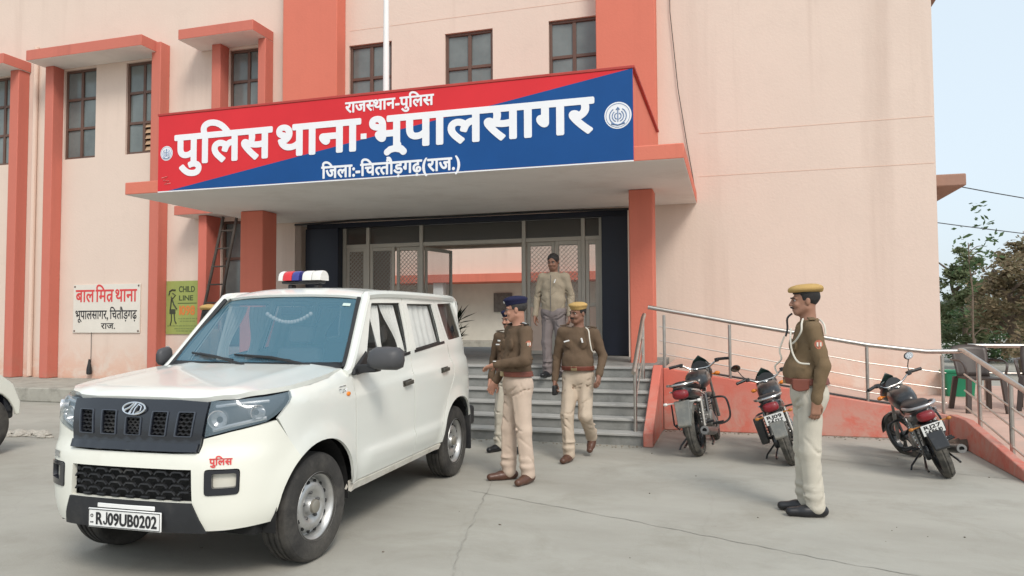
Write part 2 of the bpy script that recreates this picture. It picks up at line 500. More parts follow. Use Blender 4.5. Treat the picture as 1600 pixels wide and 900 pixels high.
# ------------------------------------------------------------------ police station building
ST = empty('police_station', (0, 0, 0), 0, 'pink and coral two storey police station with covered entrance porch', 'building')
WY = 13.08
def wall_holes(mb, x0, x1, z0, z1, holes, y0, y1):
    """front wall slab with rectangular openings (hx0, hx1, hz0, hz1), built as butted boxes without shared planes inside"""
    xs = sorted({x0, x1, *[h[0] for h in holes], *[h[1] for h in holes]}); zs = sorted({z0, z1, *[h[2] for h in holes], *[h[3] for h in holes]})
    solid = [[not any(h[0] <= (a + b) / 2 <= h[1] and h[2] <= (c + d) / 2 <= h[3] for h in holes) for c, d in zip(zs, zs[1:])] for a, b in zip(xs, xs[1:])]
    nx, nz = len(xs) - 1, len(zs) - 1
    q = []
    for i in range(nx):
        for j in range(nz):
            if not solid[i][j]: continue
            a, b, c, d = xs[i], xs[i + 1], zs[j], zs[j + 1]
            q.append([(a, y0, c), (b, y0, c), (b, y0, d), (a, y0, d)]); q.append([(a, y1, c), (a, y1, d), (b, y1, d), (b, y1, c)])
            if i == 0 or not solid[i - 1][j]: q.append([(a, y0, c), (a, y0, d), (a, y1, d), (a, y1, c)])
            if i == nx - 1 or not solid[i + 1][j]: q.append([(b, y0, c), (b, y1, c), (b, y1, d), (b, y0, d)])
            if j == 0 or not solid[i][j - 1]: q.append([(a, y0, c), (a, y1, c), (b, y1, c), (b, y0, c)])
            if j == nz - 1 or not solid[i][j + 1]: q.append([(a, y0, d), (b, y0, d), (b, y1, d), (a, y1, d)])
    for p in q: mb.add(p, [(0, 1, 2, 3)])
TOP = 9.6
wins = []   # (x0, x1, z0, z1, columns, rows, kind)
UPL = [(-14.70, -13.78, 5.28, 7.36), (-12.93, -12.02, 5.28, 7.36), (-10.19, -9.30, 5.28, 7.34), (-17.05, -16.12, 5.28, 7.40)]
UPC = [(-7.32, -6.37, 5.55, 7.12), (-5.23, -4.25, 5.55, 7.12), (-3.15, -2.2, 5.55, 7.12)]
LOW = [(-10.34, -9.35, 1.0, 3.66)]
DOOR = (-8.55, -1.72, .87, 3.54)
mb = MB()
wall_holes(mb, -22, 3.22, 0, TOP, UPL + UPC + LOW + [DOOR], WY, WY + .24)
mb.box(2.98, 3.22, WY + .24, 17, 0, TOP); mb.box(-22, -21.76, WY + .24, 17, 0, TOP)
# back wall of the front range with the way through to the yard
mb2 = MB()
wall_holes(mb2, -21.76, 2.98, 0, TOP, [(-8.2, -1.9, .87, 3.3)], 16.76, 17.0)
W = mb.build('wall', PINK, ST, smooth=False, fix=True)
mb2.build('wall', PINK2, ST, smooth=False)
r = MB(); r.box(-22.2, 3.45, 12.95, 17.2, TOP + .003, TOP + .22)
r.build('roof', CONC, ST)
# floors and inner partitions so that windows look into dark rooms and the hall is bounded
f = MB(); f.box(-21.7, -8.85, WY + .25, 16.74, 3.6, 3.75); f.box(-8.85, -1.5, WY + .25, 16.74, 3.56, 3.75); f.box(-1.5, 2.96, WY + .25, 16.74, 3.6, 3.75)
f.build('ceiling_slab', SOFFIT, ST, smooth=False)
p = MB(); p.box(-8.85, -8.7, WY + .25, 16.74, .0, 3.55); p.box(-1.65, -1.5, WY + .25, 16.74, 0, 3.55); p.build('partition', PINK2, ST, smooth=False)
p = MB(); p.box(-8.7, -1.65, WY + .02, 17.0, 0, .872); p.build('hall_floor', STONE, ST, smooth=False)
# pilasters and fins
def pil(x0, x1, z0, z1, y0, m=CORAL):
    q = MB(); q.box(x0, x1, y0, WY - .002, z0, z1); return q.build('pilaster', m, ST, bevel=.012)
pil(-8.64, -7.40, 3.78, TOP - .01, WY - .35); pil(-2.20, -1.16, 3.78, TOP - .01, WY - .35)
for x0, x1, ztop in ((-14.96, -14.72, 7.40), (-11.98, -11.74, 7.62), (-16.02, -15.76, 7.42), (-10.42, -10.2, 7.40), (-9.28, -9.10, 7.40)):
    pil(x0, x1, .275 if x0 < -11 else 3.95, ztop, WY - .28, CORALF)
pil(-10.56, -10.36, .02, 3.74, WY - .45, CORALD)
# awnings
def awning(x0, x1, z0, z1, y0, y1=None, name='awning'):
    y1 = y1 or WY - .002
    q = MB(); q.box(x0, x1, y0, y1, z0, z1)
    o = q.build(name, [CORALF, SOFFIT], ST, bevel=.012)
    for pl in o.data.polygons:
        if pl.normal.z < -.9: pl.material_index = 1
    return o
awning(-15.05, -11.86, 7.40, 7.64, WY - .70); awning(-10.92, -9.10, 7.40, 7.62, WY - .70); awning(-18.8, -15.72, 7.42, 7.66, WY - .70)
awning(-11.05, -8.95, 3.742, 3.94, WY - .60)
# gable side shades on the right end
def side_awning(z0, z1, y0, y1, dx):
    q = MB(); q.box(3.222, 3.222 + dx, y0, y1, z0, z1); o = q.build('awning', plaster('weathered_brown_edge', (.34, .20, .15), (.25, .15, .12), (.3, .2, .15), .3, .6), ST, bevel=.02)
side_awning(3.68, 3.88, 13.35, 15.6, .50); side_awning(7.02, 7.3, 13.4, 16.5, .30)
# drain pipes
q = MB(); q.tube([(-15.5, WY - .06, .3), (-15.5, WY - .06, 8.0)], .055, 10); q.build('drainpipe', PINK2, ST)
q = MB(); q.tube([(-8.78, WY - .07, 3.8), (-8.78, WY - .07, 8.2)], .05, 10); q.build('drainpipe', PINK2, ST)
# shallow grooves in the plaster, their shadow drawn as thin tinted strips
for q_ in ((-.46, 3.2, 4.02), (-.46, 3.2, 4.78), (-7.3, -2.3, 7.42)):
    q = MB(); q.box(q_[0], q_[1], WY - .004, WY - .001, q_[2], q_[2] + .010)
    q.build('groove_shadow_strip', mat('groove_shadow_line', (.70, .50, .40), .9), ST, smooth=False)

def window(x0, x1, z0, z1, nc=2, rows=(.30, .36, .34), kind='frost', open_pane=None, yy=None):
    y = yy if yy is not None else WY + .05
    fr = MB(); t = .055
    fr.box(x0, x0 + t, y, y + .07, z0, z1); fr.box(x1 - t, x1, y, y + .07, z0, z1); fr.box(x0 + t, x1 - t, y, y + .07, z0, z0 + t); fr.box(x0 + t, x1 - t, y, y + .07, z1 - t, z1)
    xm = (x0 + x1) / 2
    zz = z0
    cuts = []
    for h in rows[:-1]: zz += h * (z1 - z0); cuts.append(zz)
    fr.box(xm - .035, xm + .035, y + .008, y + .062, z0 + t, z1 - t)
    for z in cuts:
        fr.box(x0 + t, xm - .035, y + .004, y + .066, z - .03, z + .03); fr.box(xm + .035, x1 - t, y + .004, y + .066, z - .03, z + .03)
    w = fr.build('window', BROWN, ST, bevel=.006)
    pn = MB(); zs = [z0 + t] + cuts + [z1 - t]
    for i, (a, b) in enumerate(zip(zs, zs[1:])):
        for j, (c, d) in enumerate(((x0 + t, xm - .035), (xm + .035, x1 - t))):
            if open_pane == (i, j): continue
            tilt = random.uniform(-.012, .012)
            pn.add([(c, y + .035 + tilt, a), (d, y + .035 - tilt, a), (d, y + .037 - tilt, b), (c, y + .037 + tilt, b)], [(0, 1, 2, 3)])
    if open_pane:
        i, j = open_pane; c, d = ((x0 + t, xm - .035), (xm + .035, x1 - t))[j]; a, b = zs[i], zs[i + 1]
        pn.m = 1
        n = 5
        for q in range(n):
            zc = a + (q + .5) * (b - a) / n
            pn.add([(c, y + .01, zc - .05), (d, y + .01, zc - .05), (d, y + .06, zc + .055), (c, y + .06, zc + .055)], [(0, 1, 2, 3)])
    pn.build('pane', [WINGL, mat('wooden_louvre', (.45, .30, .19), .7, var=.15)], w, smooth=False)
    bk = MB(); bk.add([(x0, y + .19, z0), (x1, y + .19, z0), (x1, y + .19, z1), (x0, y + .19, z1)], [(0, 1, 2, 3)]); 
    bk.build('dark_room_sheet', DARKI, w, smooth=False)  # dark sheet behind the panes, the unlit room given as colour
    return w
for i, (a, b, c, d) in enumerate(UPL): window(a, b, c, d, rows=(.34, .33, .33), open_pane=(0, 1) if i == 1 else None)
for a, b, c, d in UPC: window(a, b, c, d, rows=(.56, .44))
window(*LOW[0], rows=(.4, .3, .3))

# ------------------------------------------------------------------ porch: canopy, pillars
q = MB(); q.box(-9.2, -.51, 9.315, WY - .002, 3.555, 3.755)
o = q.build('canopy', [CORAL, SOFFIT], ST, bevel=.015)
for pl in o.data.polygons:
    if pl.normal.z < -.9: pl.material_index = 1
q = MB(); q.box(-8.52, -1.15, 9.335, 9.5, 3.757, 4.76); q.box(-1.30, -1.15, 9.502, 12.7, 3.757, 4.76); q.box(-8.52, -8.37, 9.502, 12.7, 3.757, 4.76)
q.build('parapet', CORAL, ST, bevel=.01)
q = MB(); q.box(-8.56, -1.11, 9.29, 9.54, 4.762, 4.80); q.box(-1.34, -1.11, 9.542, 12.7, 4.762, 4.80); q.build('coping', mat('dark_red_coping', (.40, .045, .035), .6, var=.1), ST, bevel=.006)
for x0, x1, y0, y1 in ((-1.472, -1.10, 11.33, 11.72), (-8.576, -8.10, 11.36, 11.8)):
    q = MB(); q.box(x0, x1, y0, y1, .0, 3.553); q.build('pillar', CORAL, ST, bevel=.02)
# navy end panels of the door front
for x0, x1 in ((-8.47, -7.70), (-2.24, -1.73)):
    q = MB(); q.box(x0, x1, 13.34, 13.62, .874, 3.45); q.build('end_panel', NAVY, ST, bevel=.01)
q = MB(); q.box(-8.47, -1.73, 13.40, 13.66, 3.455, 3.553); q.build('lintel', NAVY, ST, smooth=False)
q = MB(); q.tube([(-8.5, 13.0, 3.50), (-7, 12.98, 3.53), (-5, 13.0, 3.52), (-3.2, 13.0, 3.53), (-1.6, 12.99, 3.50)], .022, 8); q.build('conduit', BLACK, ST)
# door front
DY = 13.56
SC1 = empty('door_front', (0, 0, 0)); SC1.parent = ST
q = MB(); w_ = .075
vx = [-7.66, -7.12, -5.93, -3.78, -2.62, -2.28]
for x in vx: q.box(x - w_ / 2, x + w_ / 2, DY - .04, DY + .04, .874, 3.452)
for a, b in zip(vx, vx[1:]): q.box(a + w_ / 2, b - w_ / 2, DY - .03, DY + .03, 3.03, 3.11)
q.build('frame', GREYM, SC1, bevel=.006)
TINT = mat('tinted_glass', (.075, .07, .062), .08, spec=.7)
PANEG = mat('door_glass', (.14, .13, .12), .07, spec=.8, alpha=.40)
q = MB()
for a, b in zip(vx, vx[1:]): q.add([(a, DY, 3.11), (b, DY, 3.11), (b, DY, 3.45), (a, DY, 3.45)], [(0, 1, 2, 3)])
q.build('fanlight', TINT, SC1, smooth=False)
def grille(mb, x0, x1, z0, z1, y, st=.085):
    n = int((x1 - x0 + z1 - z0) / st)
    for k in range(n + 1):
        c = k * st
        for sgn in (1, -1):
            a = max(0, c - (z1 - z0)); b = min(c, x1 - x0)
            if b <= a: continue
            p0 = (x0 + a, z0 + c - a); p1 = (x0 + b, z0 + c - b)
            if sgn < 0: p0 = (x0 + x1 - p0[0], p0[1]); p1 = (x0 + x1 - p1[0], p1[1])
            mb.bar((p0[0], y + sgn * .005, p0[1]), (p1[0], y + sgn * .005, p1[1]), .016, .006)
def panel_leaf(x0, x1, z0, z1, y, mesh=True, name='door_leaf', parent=SC1, mid=1.78, dado=False):
    fr = MB(); t = .07
    fr.box(x0, x0 + t, y - .02, y + .02, z0, z1); fr.box(x1 - t, x1, y - .02, y + .02, z0, z1)
    for z in (z0, mid, z1 - t): fr.box(x0 + t, x1 - t, y - .018, y + .018, z, z + t)
    o = fr.build(name, GREYM, parent, bevel=.005)
    gl = MB(); gl.add([(x0 + t, y + .004, mid + t), (x1 - t, y + .004, mid + t), (x1 - t, y + .004, z1 - t), (x0 + t, y + .004, z1 - t)], [(0, 1, 2, 3)]); gl.build('pane', PANEG, o, smooth=False)
    lo = MB(); lo.add([(x0 + t, y + .002, z0 + t), (x1 - t, y + .002, z0 + t), (x1 - t, y + .002, mid), (x0 + t, y + .002, mid)], [(0, 1, 2, 3)]); lo.build('kick_panel', PINK2 if dado else GREYM, o, smooth=False)
    if mesh:
        g_ = MB(); grille(g_, x0 + t, x1 - t, mid + t, z1 - t, y - .018); g_.build('grille', mat('grille_metal', (.46, .43, .38), .5, metal=.2), o, smooth=False)
    return o
panel_leaf(-7.62, -7.16, .876, 3.03, DY)
panel_leaf(-7.08, -6.52, .876, 3.03, DY); panel_leaf(-6.50, -5.97, .876, 3.03, DY + .045)
panel_leaf(-3.74, -3.18, .876, 3.03, DY + .045, dado=True); panel_leaf(-3.16, -2.66, .876, 3.03, DY, dado=True); panel_leaf(-2.58, -2.32, .876, 3.03, DY, False, dado=True)
# the two leaves standing open into the hall
for xh, ang in ((-5.88, 78), (-3.83, 102)):
    o = panel_leaf(0, .98, .876, 3.02, 0, False)
    o.location = (xh, DY + .05, 0); o.rotation_euler = (0, 0, math.radians(ang))

# ------------------------------------------------------------------ building across the yard, seen through the doorway
CB = empty('courtyard_building', (-8, 30, 0), 0, 'pink block across the yard seen through the open doorway', 'building')
def cbm(mb, n, m, **k): 
    mb.xf(Matrix.Translation((8, -30, 0))); return mb.build(n, m, CB, **k)
q = MB(); q.box(-22, 0, 30, 32, 3.5, 7.0); cbm(q, 'wall', PINK, smooth=False)
q = MB(); q.box(-22, 0, 29.4, 31.4, 3.146, 3.497); cbm(q, 'fascia', CORAL, bevel=.01)
q = MB(); q.box(-22, 0, 30.9, 32, 0, 3.143); cbm(q, 'wall', mat('white_distemper', (.62, .60, .53), .9, var=.05), smooth=False)
q = MB(); q.box(-22, 0, 29.2, 30.9, 0, .62); cbm(q, 'plinth', CONC, smooth=False)
q = MB(); q.box(-12.4, -11.95, 29.6, 30.0, .62, 3.143); cbm(q, 'pillar', WHITEP, bevel=.01)
nb = MB(); nb.box(-10.02, -9.17, 30.83, 30.88, 1.87, 2.71); nb.box(-9.95, -9.24, 30.822, 30.829, 1.94, 2.64); 
tag(nb.build('notice_board', mat('dark_board', (.13, .12, .11), .6, var=.3, vscale=8), bevel=.004), 'dark framed notice board on the white wall across the yard', 'notice board')

# ------------------------------------------------------------------ steps
SP = empty('entrance_steps', (-3.6, 9.0, 0), 0, 'wide grey stone steps rising to the porch', 'steps')
def spm(mb, n, m, **k): 
    mb.xf(Matrix.Translation((3.6, -9.0, 0))); return mb.build(n, m, SP, **k)
NS, RI, TR, Y0 = 6, .145, .26, 9.0
for i in range(NS):
    q = MB(); y = Y0 + i * TR; q.box(-8.6, -1.02, y + .02, y + TR + .018 if i < NS - 1 else y + .3, i * RI + (.0 if i == 0 else .002), (i + 1) * RI - .032)
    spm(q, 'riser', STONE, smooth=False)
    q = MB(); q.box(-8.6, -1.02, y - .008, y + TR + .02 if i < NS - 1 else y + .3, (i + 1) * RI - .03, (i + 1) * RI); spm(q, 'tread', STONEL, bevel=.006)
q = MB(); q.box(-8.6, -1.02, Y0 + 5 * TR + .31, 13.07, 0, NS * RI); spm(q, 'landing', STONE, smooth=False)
# sloping side wall at the right end of the flight
q = MB(); q.prism([(8.93, 0), (10.385, 0), (10.385, .9), (10.2, .9), (8.93, .17)], -1.018, -.90, lambda u, v, d: (d, u, v)); spm(q, 'side_wall', CORALD, bevel=.012)

# ------------------------------------------------------------------ ramp: falls along the wall, turns towards the viewer
RP = empty('entrance_ramp', (0, 10.4, 0), 0, 'coral walled access ramp falling along the right wing', 'ramp')
def rpm(mb, n, m, **k):
    mb.xf(Matrix.Translation((0, -10.4, 0))); return mb.build(n, m, RP, **k)
def rz(x): return .86 - .155 * (x + .9) if x < 2.6 else .3175
q = MB(); q.prism([(-.9, 0), (2.62, 0), (2.62, rz(2.6)), (-.9, rz(-.9))], 10.4, 10.52, lambda u, v, d: (u, d, v)); rpm(q, 'side_wall', CORALD, bevel=.012)
q = MB(); q.prism([(-.9, 0), (2.62, 0), (2.62, rz(2.6) - .01), (-.9, rz(-.9) - .01)], 10.522, WY - .01, lambda u, v, d: (u, d, v)); rpm(q, 'floor', RAMPF, smooth=False)
q = MB(); q.box(2.622, 9, 10.30, 15, 0, .315); rpm(q, 'turning_floor', RAMPF, smooth=False)
q = MB(); q.prism([(10.298, 0), (10.298, .313), (8.0, .012), (8.0, 0)], 2.72, 4.6, lambda u, v, d: (d, u, v)); rpm(q, 'floor', RAMPF, smooth=False)
q = MB(); q.prism([(10.38, 0), (10.38, .33), (9.75, .345), (8.9, .235), (8.0, .11), (7.85, .02), (7.85, 0)], 2.62, 2.715, lambda u, v, d: (d, u, v)); rpm(q, 'kerb', CORALD, bevel=.015)

# railings
RL = empty('ramp_railing', (0, 10.45, 0), 0, 'stainless steel railing along the sloping ramp beside the pink wall', 'railing')
q = MB(); yb = 10.46
px = [-.88, -.0, .86, 1.71, 2.58]
for i, x in enumerate(px):
    q = MB(); q.tube([(x, yb, rz(x) - .02), (x, yb, rz(x) + .74)], .022, 10); q.xf(Matrix.Translation((0, -10.45, 0))); q.build('post', STEEL, RL)
q = MB(); q.tube([(-1.1, yb, 1.71), (.0, yb, 1.50), (1.72, yb, 1.19), (2.4, yb, 1.11), (2.78, yb, 1.115)], .03, 12); q.xf(Matrix.Translation((0, -10.45, 0))); q.build('handrail', STEEL, RL)
for dz in (.22, .42, .60):
    q = MB(); q.tube([(-.95, yb, 1.66 - dz), (.0, yb, 1.485 - dz), (1.72, yb, 1.175 - dz), (2.62, yb, 1.06 - dz)], .008, 8); q.xf(Matrix.Translation((0, -10.45, 0))); q.build('rail', STEEL, RL)
q = MB(); q.tube([(-.3, yb, .80), (1.72, yb, .475), (2.5, yb, .37)], .014, 8); q.xf(Matrix.Translation((0, -10.45, 0))); q.build('rail', BLACK, RL)
R2 = empty('turn_railing', (2.75, 9.5, 0), 0, 'steel railing descending towards the viewer with sloping bars on the lower ramp', 'railing')
T2 = Matrix.Translation((-2.75, -9.5, 0))
def z2(y): return 1.16 - .165 * (10.4 - y)
for y in (9.75, 8.75, 7.8):
    q = MB(); zb = max(.02, .33 - .135 * (10.3 - y)); q.tube([(2.78, y, zb - .03), (2.78, y, z2(y) - .02)], .024, 10); q.xf(T2); q.build('post', STEEL, R2)
q = MB(); q.tube([(2.78, 10.46, 1.125), (2.78, 10.3, 1.13), (2.78, 7.6, z2(7.6))], .03, 12); q.xf(T2); q.build('handrail', STEEL, R2)
for dz in (.26, .46, .66):
    q = MB(); q.tube([(2.78, 10.3, 1.10 - dz), (2.78, 7.7, z2(7.7) - dz)], .011, 8); q.xf(T2); q.build('rail', STEEL, R2)
R3 = empty('yard_railing', (2.8, 10.47, 0), 0, 'level steel railing beyond the ramp corner in front of the chairs', 'railing')
T3 = Matrix.Translation((-2.8, -12.4, 0))
q = MB(); q.tube([(3.4, 12.4, 1.12), (7, 12.4, 1.12)], .03, 12); q.xf(T3); q.build('handrail', STEEL, R3)
for x in (3.62, 4.95, 6.2):
    q = MB(); q.tube([(x, 12.4, .3), (x, 12.4, 1.1)], .022, 10); q.xf(T3); q.build('post', STEEL, R3)
q = MB(); q.tube([(3.4, 12.4, .72), (7, 12.4, .72)], .010, 8); q.xf(T3); q.build('rail', STEEL, R3)
R3.location = (2.8, 12.4, 0)
R4 = empty('stair_railing', (-1.1, 9.2, 0), 0, 'short steel handrail at the right end of the stone steps', 'railing')
T4 = Matrix.Translation((1.1, -9.2, 0))
for y, zb, zt in ((9.2, .17, .95), (10.12, .74, 1.52)):
    q = MB(); q.tube([(-1.14, y, zb - .03), (-1.14, y, zt)], .022, 10); q.xf(T4); q.build('post', STEEL, R4)
q = MB(); q.tube([(-1.14, 9.05, .88), (-1.14, 9.2, .97), (-1.14, 10.12, 1.54), (-1.14, 10.3, 1.60)], .028, 12); q.xf(T4); q.build('handrail', STEEL, R4)
for dz in (.25, .48):
    q = MB(); q.tube([(-1.14, 9.2, .97 - dz), (-1.14, 10.12, 1.54 - dz)], .009, 8); q.xf(T4); q.build('rail', STEEL, R4)

# ------------------------------------------------------------------ flag pole, cables, ladder
q = MB(); q.lathe([(.05, 3.757), (.05, 4.9), (.042, 8), (.036, 11)], (-5.26, 10.6, 0), 'z', 14); o = q.build('flagpole', WHITEP); tag(o, 'white flagpole rising from the canopy roof behind the sign board', 'flagpole')
CABM = mat('cable_black', (.03, .03, .03), .6)
q = MB(); q.tube([(-.93, WY - .03, 9.5), (-.92, WY - .04, 7), (-.80, WY - .04, 5.6), (-.66, WY - .03, 4.6), (-.53, WY - .02, 3.76)], .007, 6); tag(q.build('cable', CABM), 'thin dark cable hanging down the right wing to the canopy', 'cable')
q = MB(); q.tube([(-13.75, WY - .03, 1.30), (-13.75, WY - .03, .62)], .006, 6); o = q.build('hanging_cord', CABM); tag(o, 'thin cord with a dark plug hanging below the white wall sign', 'cord')
q = MB(); q.lathe([(.02, .70), (.03, .62), (.055, .50), (.06, .38), (.04, .36)], (-13.75, WY - .07, 0), 'z', 12); q.build('plug', BLACK, o)
for i, (a, b, lab) in enumerate((((3.62, 14.2, 3.86), (14, 19, 2.9), 'black overhead wire starting at the tip of the lower side awning'), ((3.3, 15.4, 3.42), (16, 21, 2.6), 'lower overhead wire leaving the gable wall below the awning'))):
    a = Vector(a); b = Vector(b); q = MB(); q.tube([a.lerp(b, t) - V(0, 0, .5 * 4 * t * (1 - t) * .4) for t in [k / 12 for k in range(13)]], .009, 6); tag(q.build('overhead_wire', CABM), lab, 'wire', 'overhead wires at the gable')
LD = empty('ladder', (-9.95, 12.6, 0), 0, 'dark bamboo ladder leaning in front of the ground floor window', 'ladder')
WOOD = mat('dark_weathered_wood', (.07, .055, .045), .75, var=.25, vscale=6)
a0, a1 = V(-10.42, 12.2, .2), V(-10.03, 12.74, 3.70); b0, b1 = V(-10.0, 12.2, .2), V(-9.70, 12.74, 3.70); TL = Matrix.Translation((9.95, -12.6, 0))
for a, b in ((a0, a1), (b0, b1)):
    q = MB(); q.tube([a, b], .03, 8); q.xf(TL); q.build('stile', WOOD, LD)
for k in range(9):
    t = (k + .6) / 9.4; q = MB(); q.tube([a0.lerp(a1, t) - V(.03, 0, 0), b0.lerp(b1, t) + V(.03, 0, 0)], .018, 6); q.xf(TL); q.build('rung', WOOD, LD)
# ------------------------------------------------------------------ the white utility vehicle
CARW = mat('car_white_paint', (.72, .73, .68), .25, var=.012, vscale=1.5, spec=.5, coat=.5, dirt=((.66, .63, .56), .2), dscale=5, dcov=.58)
CARW2 = mat('car_white_bumper', (.74, .735, .655), .36, var=.012, vscale=1.5, spec=.5, coat=.25, dirt=((.60, .56, .48), .35), dscale=2.4, dcov=.56)
SILLM = mat('muddy_white_sill', (.70, .67, .60), .6, var=.05, vscale=4, dirt=((.42, .37, .30), .8), dscale=5, dcov=.5)
GLOSSB = mat('gloss_black_trim', (.012, .014, .02), .18, spec=.6, coat=.5)
MATTB = mat('matt_black_trim', (.022, .023, .026), .6, var=.15, vscale=8, dirt=((.09, .085, .075), .5), dscale=4)
MIRB = mat('mirror_grey_plastic', (.062, .062, .066), .5, var=.08)
LINER = mat('liner_black', (.010, .010, .010), .9)
TYRE = mat('tyre_rubber', (.036, .034, .032), .85, var=.2, vscale=7, bump=.3, bscale=60, dirt=((.10, .092, .08), .75), dscale=4, dcov=.46)
RIM = mat('steel_rim_silver', (.50, .50, .49), .38, metal=.7, var=.08, vscale=6, dirt=((.25, .22, .18), .5), dscale=9)
CHROME = mat('chrome', (.75, .76, .78), .12, metal=1.)
WSG = mat('windscreen_glass', (.095, .24, .33), .03, spec=1.0, alpha=.50)  # blue base colour stands in for the reflected sky
SIDEG = mat('side_glass', (.05, .06, .06), .03, spec=.8, alpha=.14)
QGL = mat('dark_quarter_glass', (.018, .02, .02), .05, spec=.8, alpha=.75)
HLG = mat('headlamp_lens', (.16, .22, .26), .05, spec=.9, alpha=.50, coat=.5)
HLIN = mat('headlamp_reflector', (.75, .76, .78), .15, metal=.7)
CURT = mat('white_curtain', (.72, .72, .68), .9, var=.06, vscale=12)
AMBER = mat('amber_lens', (.85, .25, .03), .25, spec=.6)
REDL = mat('red_lens', (.60, .02, .025), .2, spec=.6, coat=.4)
BLUEL = mat('blue_lens', (.03, .035, .22), .2, spec=.6, coat=.4)
CLEARL = mat('clear_lens', (.72, .70, .66), .25, spec=.6, coat=.3)
REDPT = mat('red_sign_paint', (.62, .06, .06), .6)
INK = mat('black_lettering', (.02, .02, .022), .5)
GREYT = mat('grey_decal', (.30, .30, .29), .5)
PLATEW = mat('white_plate', (.78, .78, .76), .4, var=.02)

# plan curve of the body shell, from the front centre round the left corner to the rear centre
_plan = catmull([(.700, 0), (.697, .2), (.685, .38), (.655, .52), (.59, .65), (.47, .76), (.28, .818), (.05, .836), (-.4, .84), (-1.5, .842), (-2.5, .838), (-2.9, .832), (-3.13, .79), (-3.24, .68), (-3.275, .4), (-3.285, 0)], 10)
_plan = np.array(_plan); _ps = np.r_[0, np.cumsum(np.linalg.norm(np.diff(_plan, axis=0), axis=1))]
_h = int(np.argmax(_plan[:, 1]))
def s_y(y):                    # front face: lateral position -> arc length
    k = 55; return float(np.sign(y) * np.interp(abs(y), _plan[:k, 1], _ps[:k]))
def s_x(x):                    # side: position along the car -> arc length
    xs = _plan[20:130, 0][::-1]; return float(np.interp(x, xs, _ps[20:130][::-1]))
SZ = [.28, .345, .40, .47, .6, .8, 1.0, 1.08, 1.14, 1.20, 1.28, 1.745, 1.80]
SO = [-.075, -.055, -.03, -.012, -.002, 0, -.004, -.012, -.028, -.045, -.062, -.190, -.235]
FZ = [.28, .345, .42, .52, .60, .70, .765, .79, .815, .9, 1.0, 1.08, 1.12, 1.2, 1.8]
FO = [-.05, -.025, -.006, 0, .002, 0, -.008, -.02, -.045, -.05, -.06, -.085, -.12, -.2, -.3]
RZ = [.28, .40, .6, 1.0, 1.25, 1.75, 1.8]; RO = [-.06, -.01, 0, -.0, -.02, -.13, -.2]
def shell(s, z, off=0.):
    a = abs(s); sg = 1 if s >= 0 else -1
    x = np.interp(a, _ps, _plan[:, 0]); y = np.interp(a, _ps, _plan[:, 1])
    e = .03; t = np.array([np.interp(a + e, _ps, _plan[:, 0]) - np.interp(a - e, _ps, _plan[:, 0]), np.interp(a + e, _ps, _plan[:, 1]) - np.interp(a - e, _ps, _plan[:, 1])])
    if a < e: t = np.array([0, 1.])
    t /= np.linalg.norm(t) + 1e-9; n = np.array([t[1], -t[0]])
    if n[0] >= 0: w = n[0] ** 2; o = lerp(np.interp(z, SZ, SO), np.interp(z, FZ, FO), w)
    else: w = n[0] ** 2; o = lerp(np.interp(z, SZ, SO), np.interp(z, RZ, RO), w)
    if x > -.5 and n[0] < .75:                       # the wing rolls over towards the bonnet edge
        zf = 1.125 + (.25 - x) * .115; o -= .05 * smoothstep(zf - .055, zf + .005, z) * (1 - n[0] ** 2)
    # crease along the doors and a flare round the arches
    o += (.020 * smoothstep(.625, .565, z) - .012 * smoothstep(.55, .42, z)) * smoothstep(-.50, -.75, x) * smoothstep(-2.45, -2.0, x)
    kk = 1.035 + .05 * max(0, -.5 - x); o -= .012 * smoothstep(kk - .012, kk + .02, z) * smoothstep(-.30, -.6, x) * smoothstep(1.3, 1.2, z)
    for ax in (-.04, -2.66):
        rr = math.hypot(x - ax, z - .345); o += .022 * math.exp(-((rr - .44) / .07) ** 2) * (1 - max(0, n[0])) * (z > .3)
    o += off
    return V(x + n[0] * o, (y + n[1] * o) * sg, z)
def S(x, z): return (s_x(x), z)
def F(y, z): return (s_y(y), z)
def dense(poly, d=.035):
    out = []
    for (a, b), (c, e) in zip(poly, poly[1:] + poly[:1]):
        n = max(1, int(math.hypot(c - a, e - b) / d))
        out += [(a + (c - a) * k / n, b + (e - b) * k / n) for k in range(n)]
    return out
def rounded(poly, r, n=4):
    """round every corner of a polygon by about r"""
    out = []; N_ = len(poly)
    for i in range(N_):
        p = np.array(poly[i - 1]); q = np.array(poly[i]); t = np.array(poly[(i + 1) % N_])
        a = p - q; b = t - q; la, lb = np.linalg.norm(a), np.linalg.norm(b); k = min(r, la * .45, lb * .45)
        a = q + a / la * k; b = q + b / lb * k
        for j in range(n + 1):
            u = j / n; out.append(tuple((1 - u) ** 2 * a + 2 * u * (1 - u) * q + u * u * b))
    return out
def inside(p, poly):
    x, y = p; c = False; j = len(poly) - 1
    for i in range(len(poly)):
        if (poly[i][1] > y) != (poly[j][1] > y) and x < (poly[j][0] - poly[i][0]) * (y - poly[i][1]) / (poly[j][1] - poly[i][1]) + poly[i][0]: c = not c
        j = i
    return c
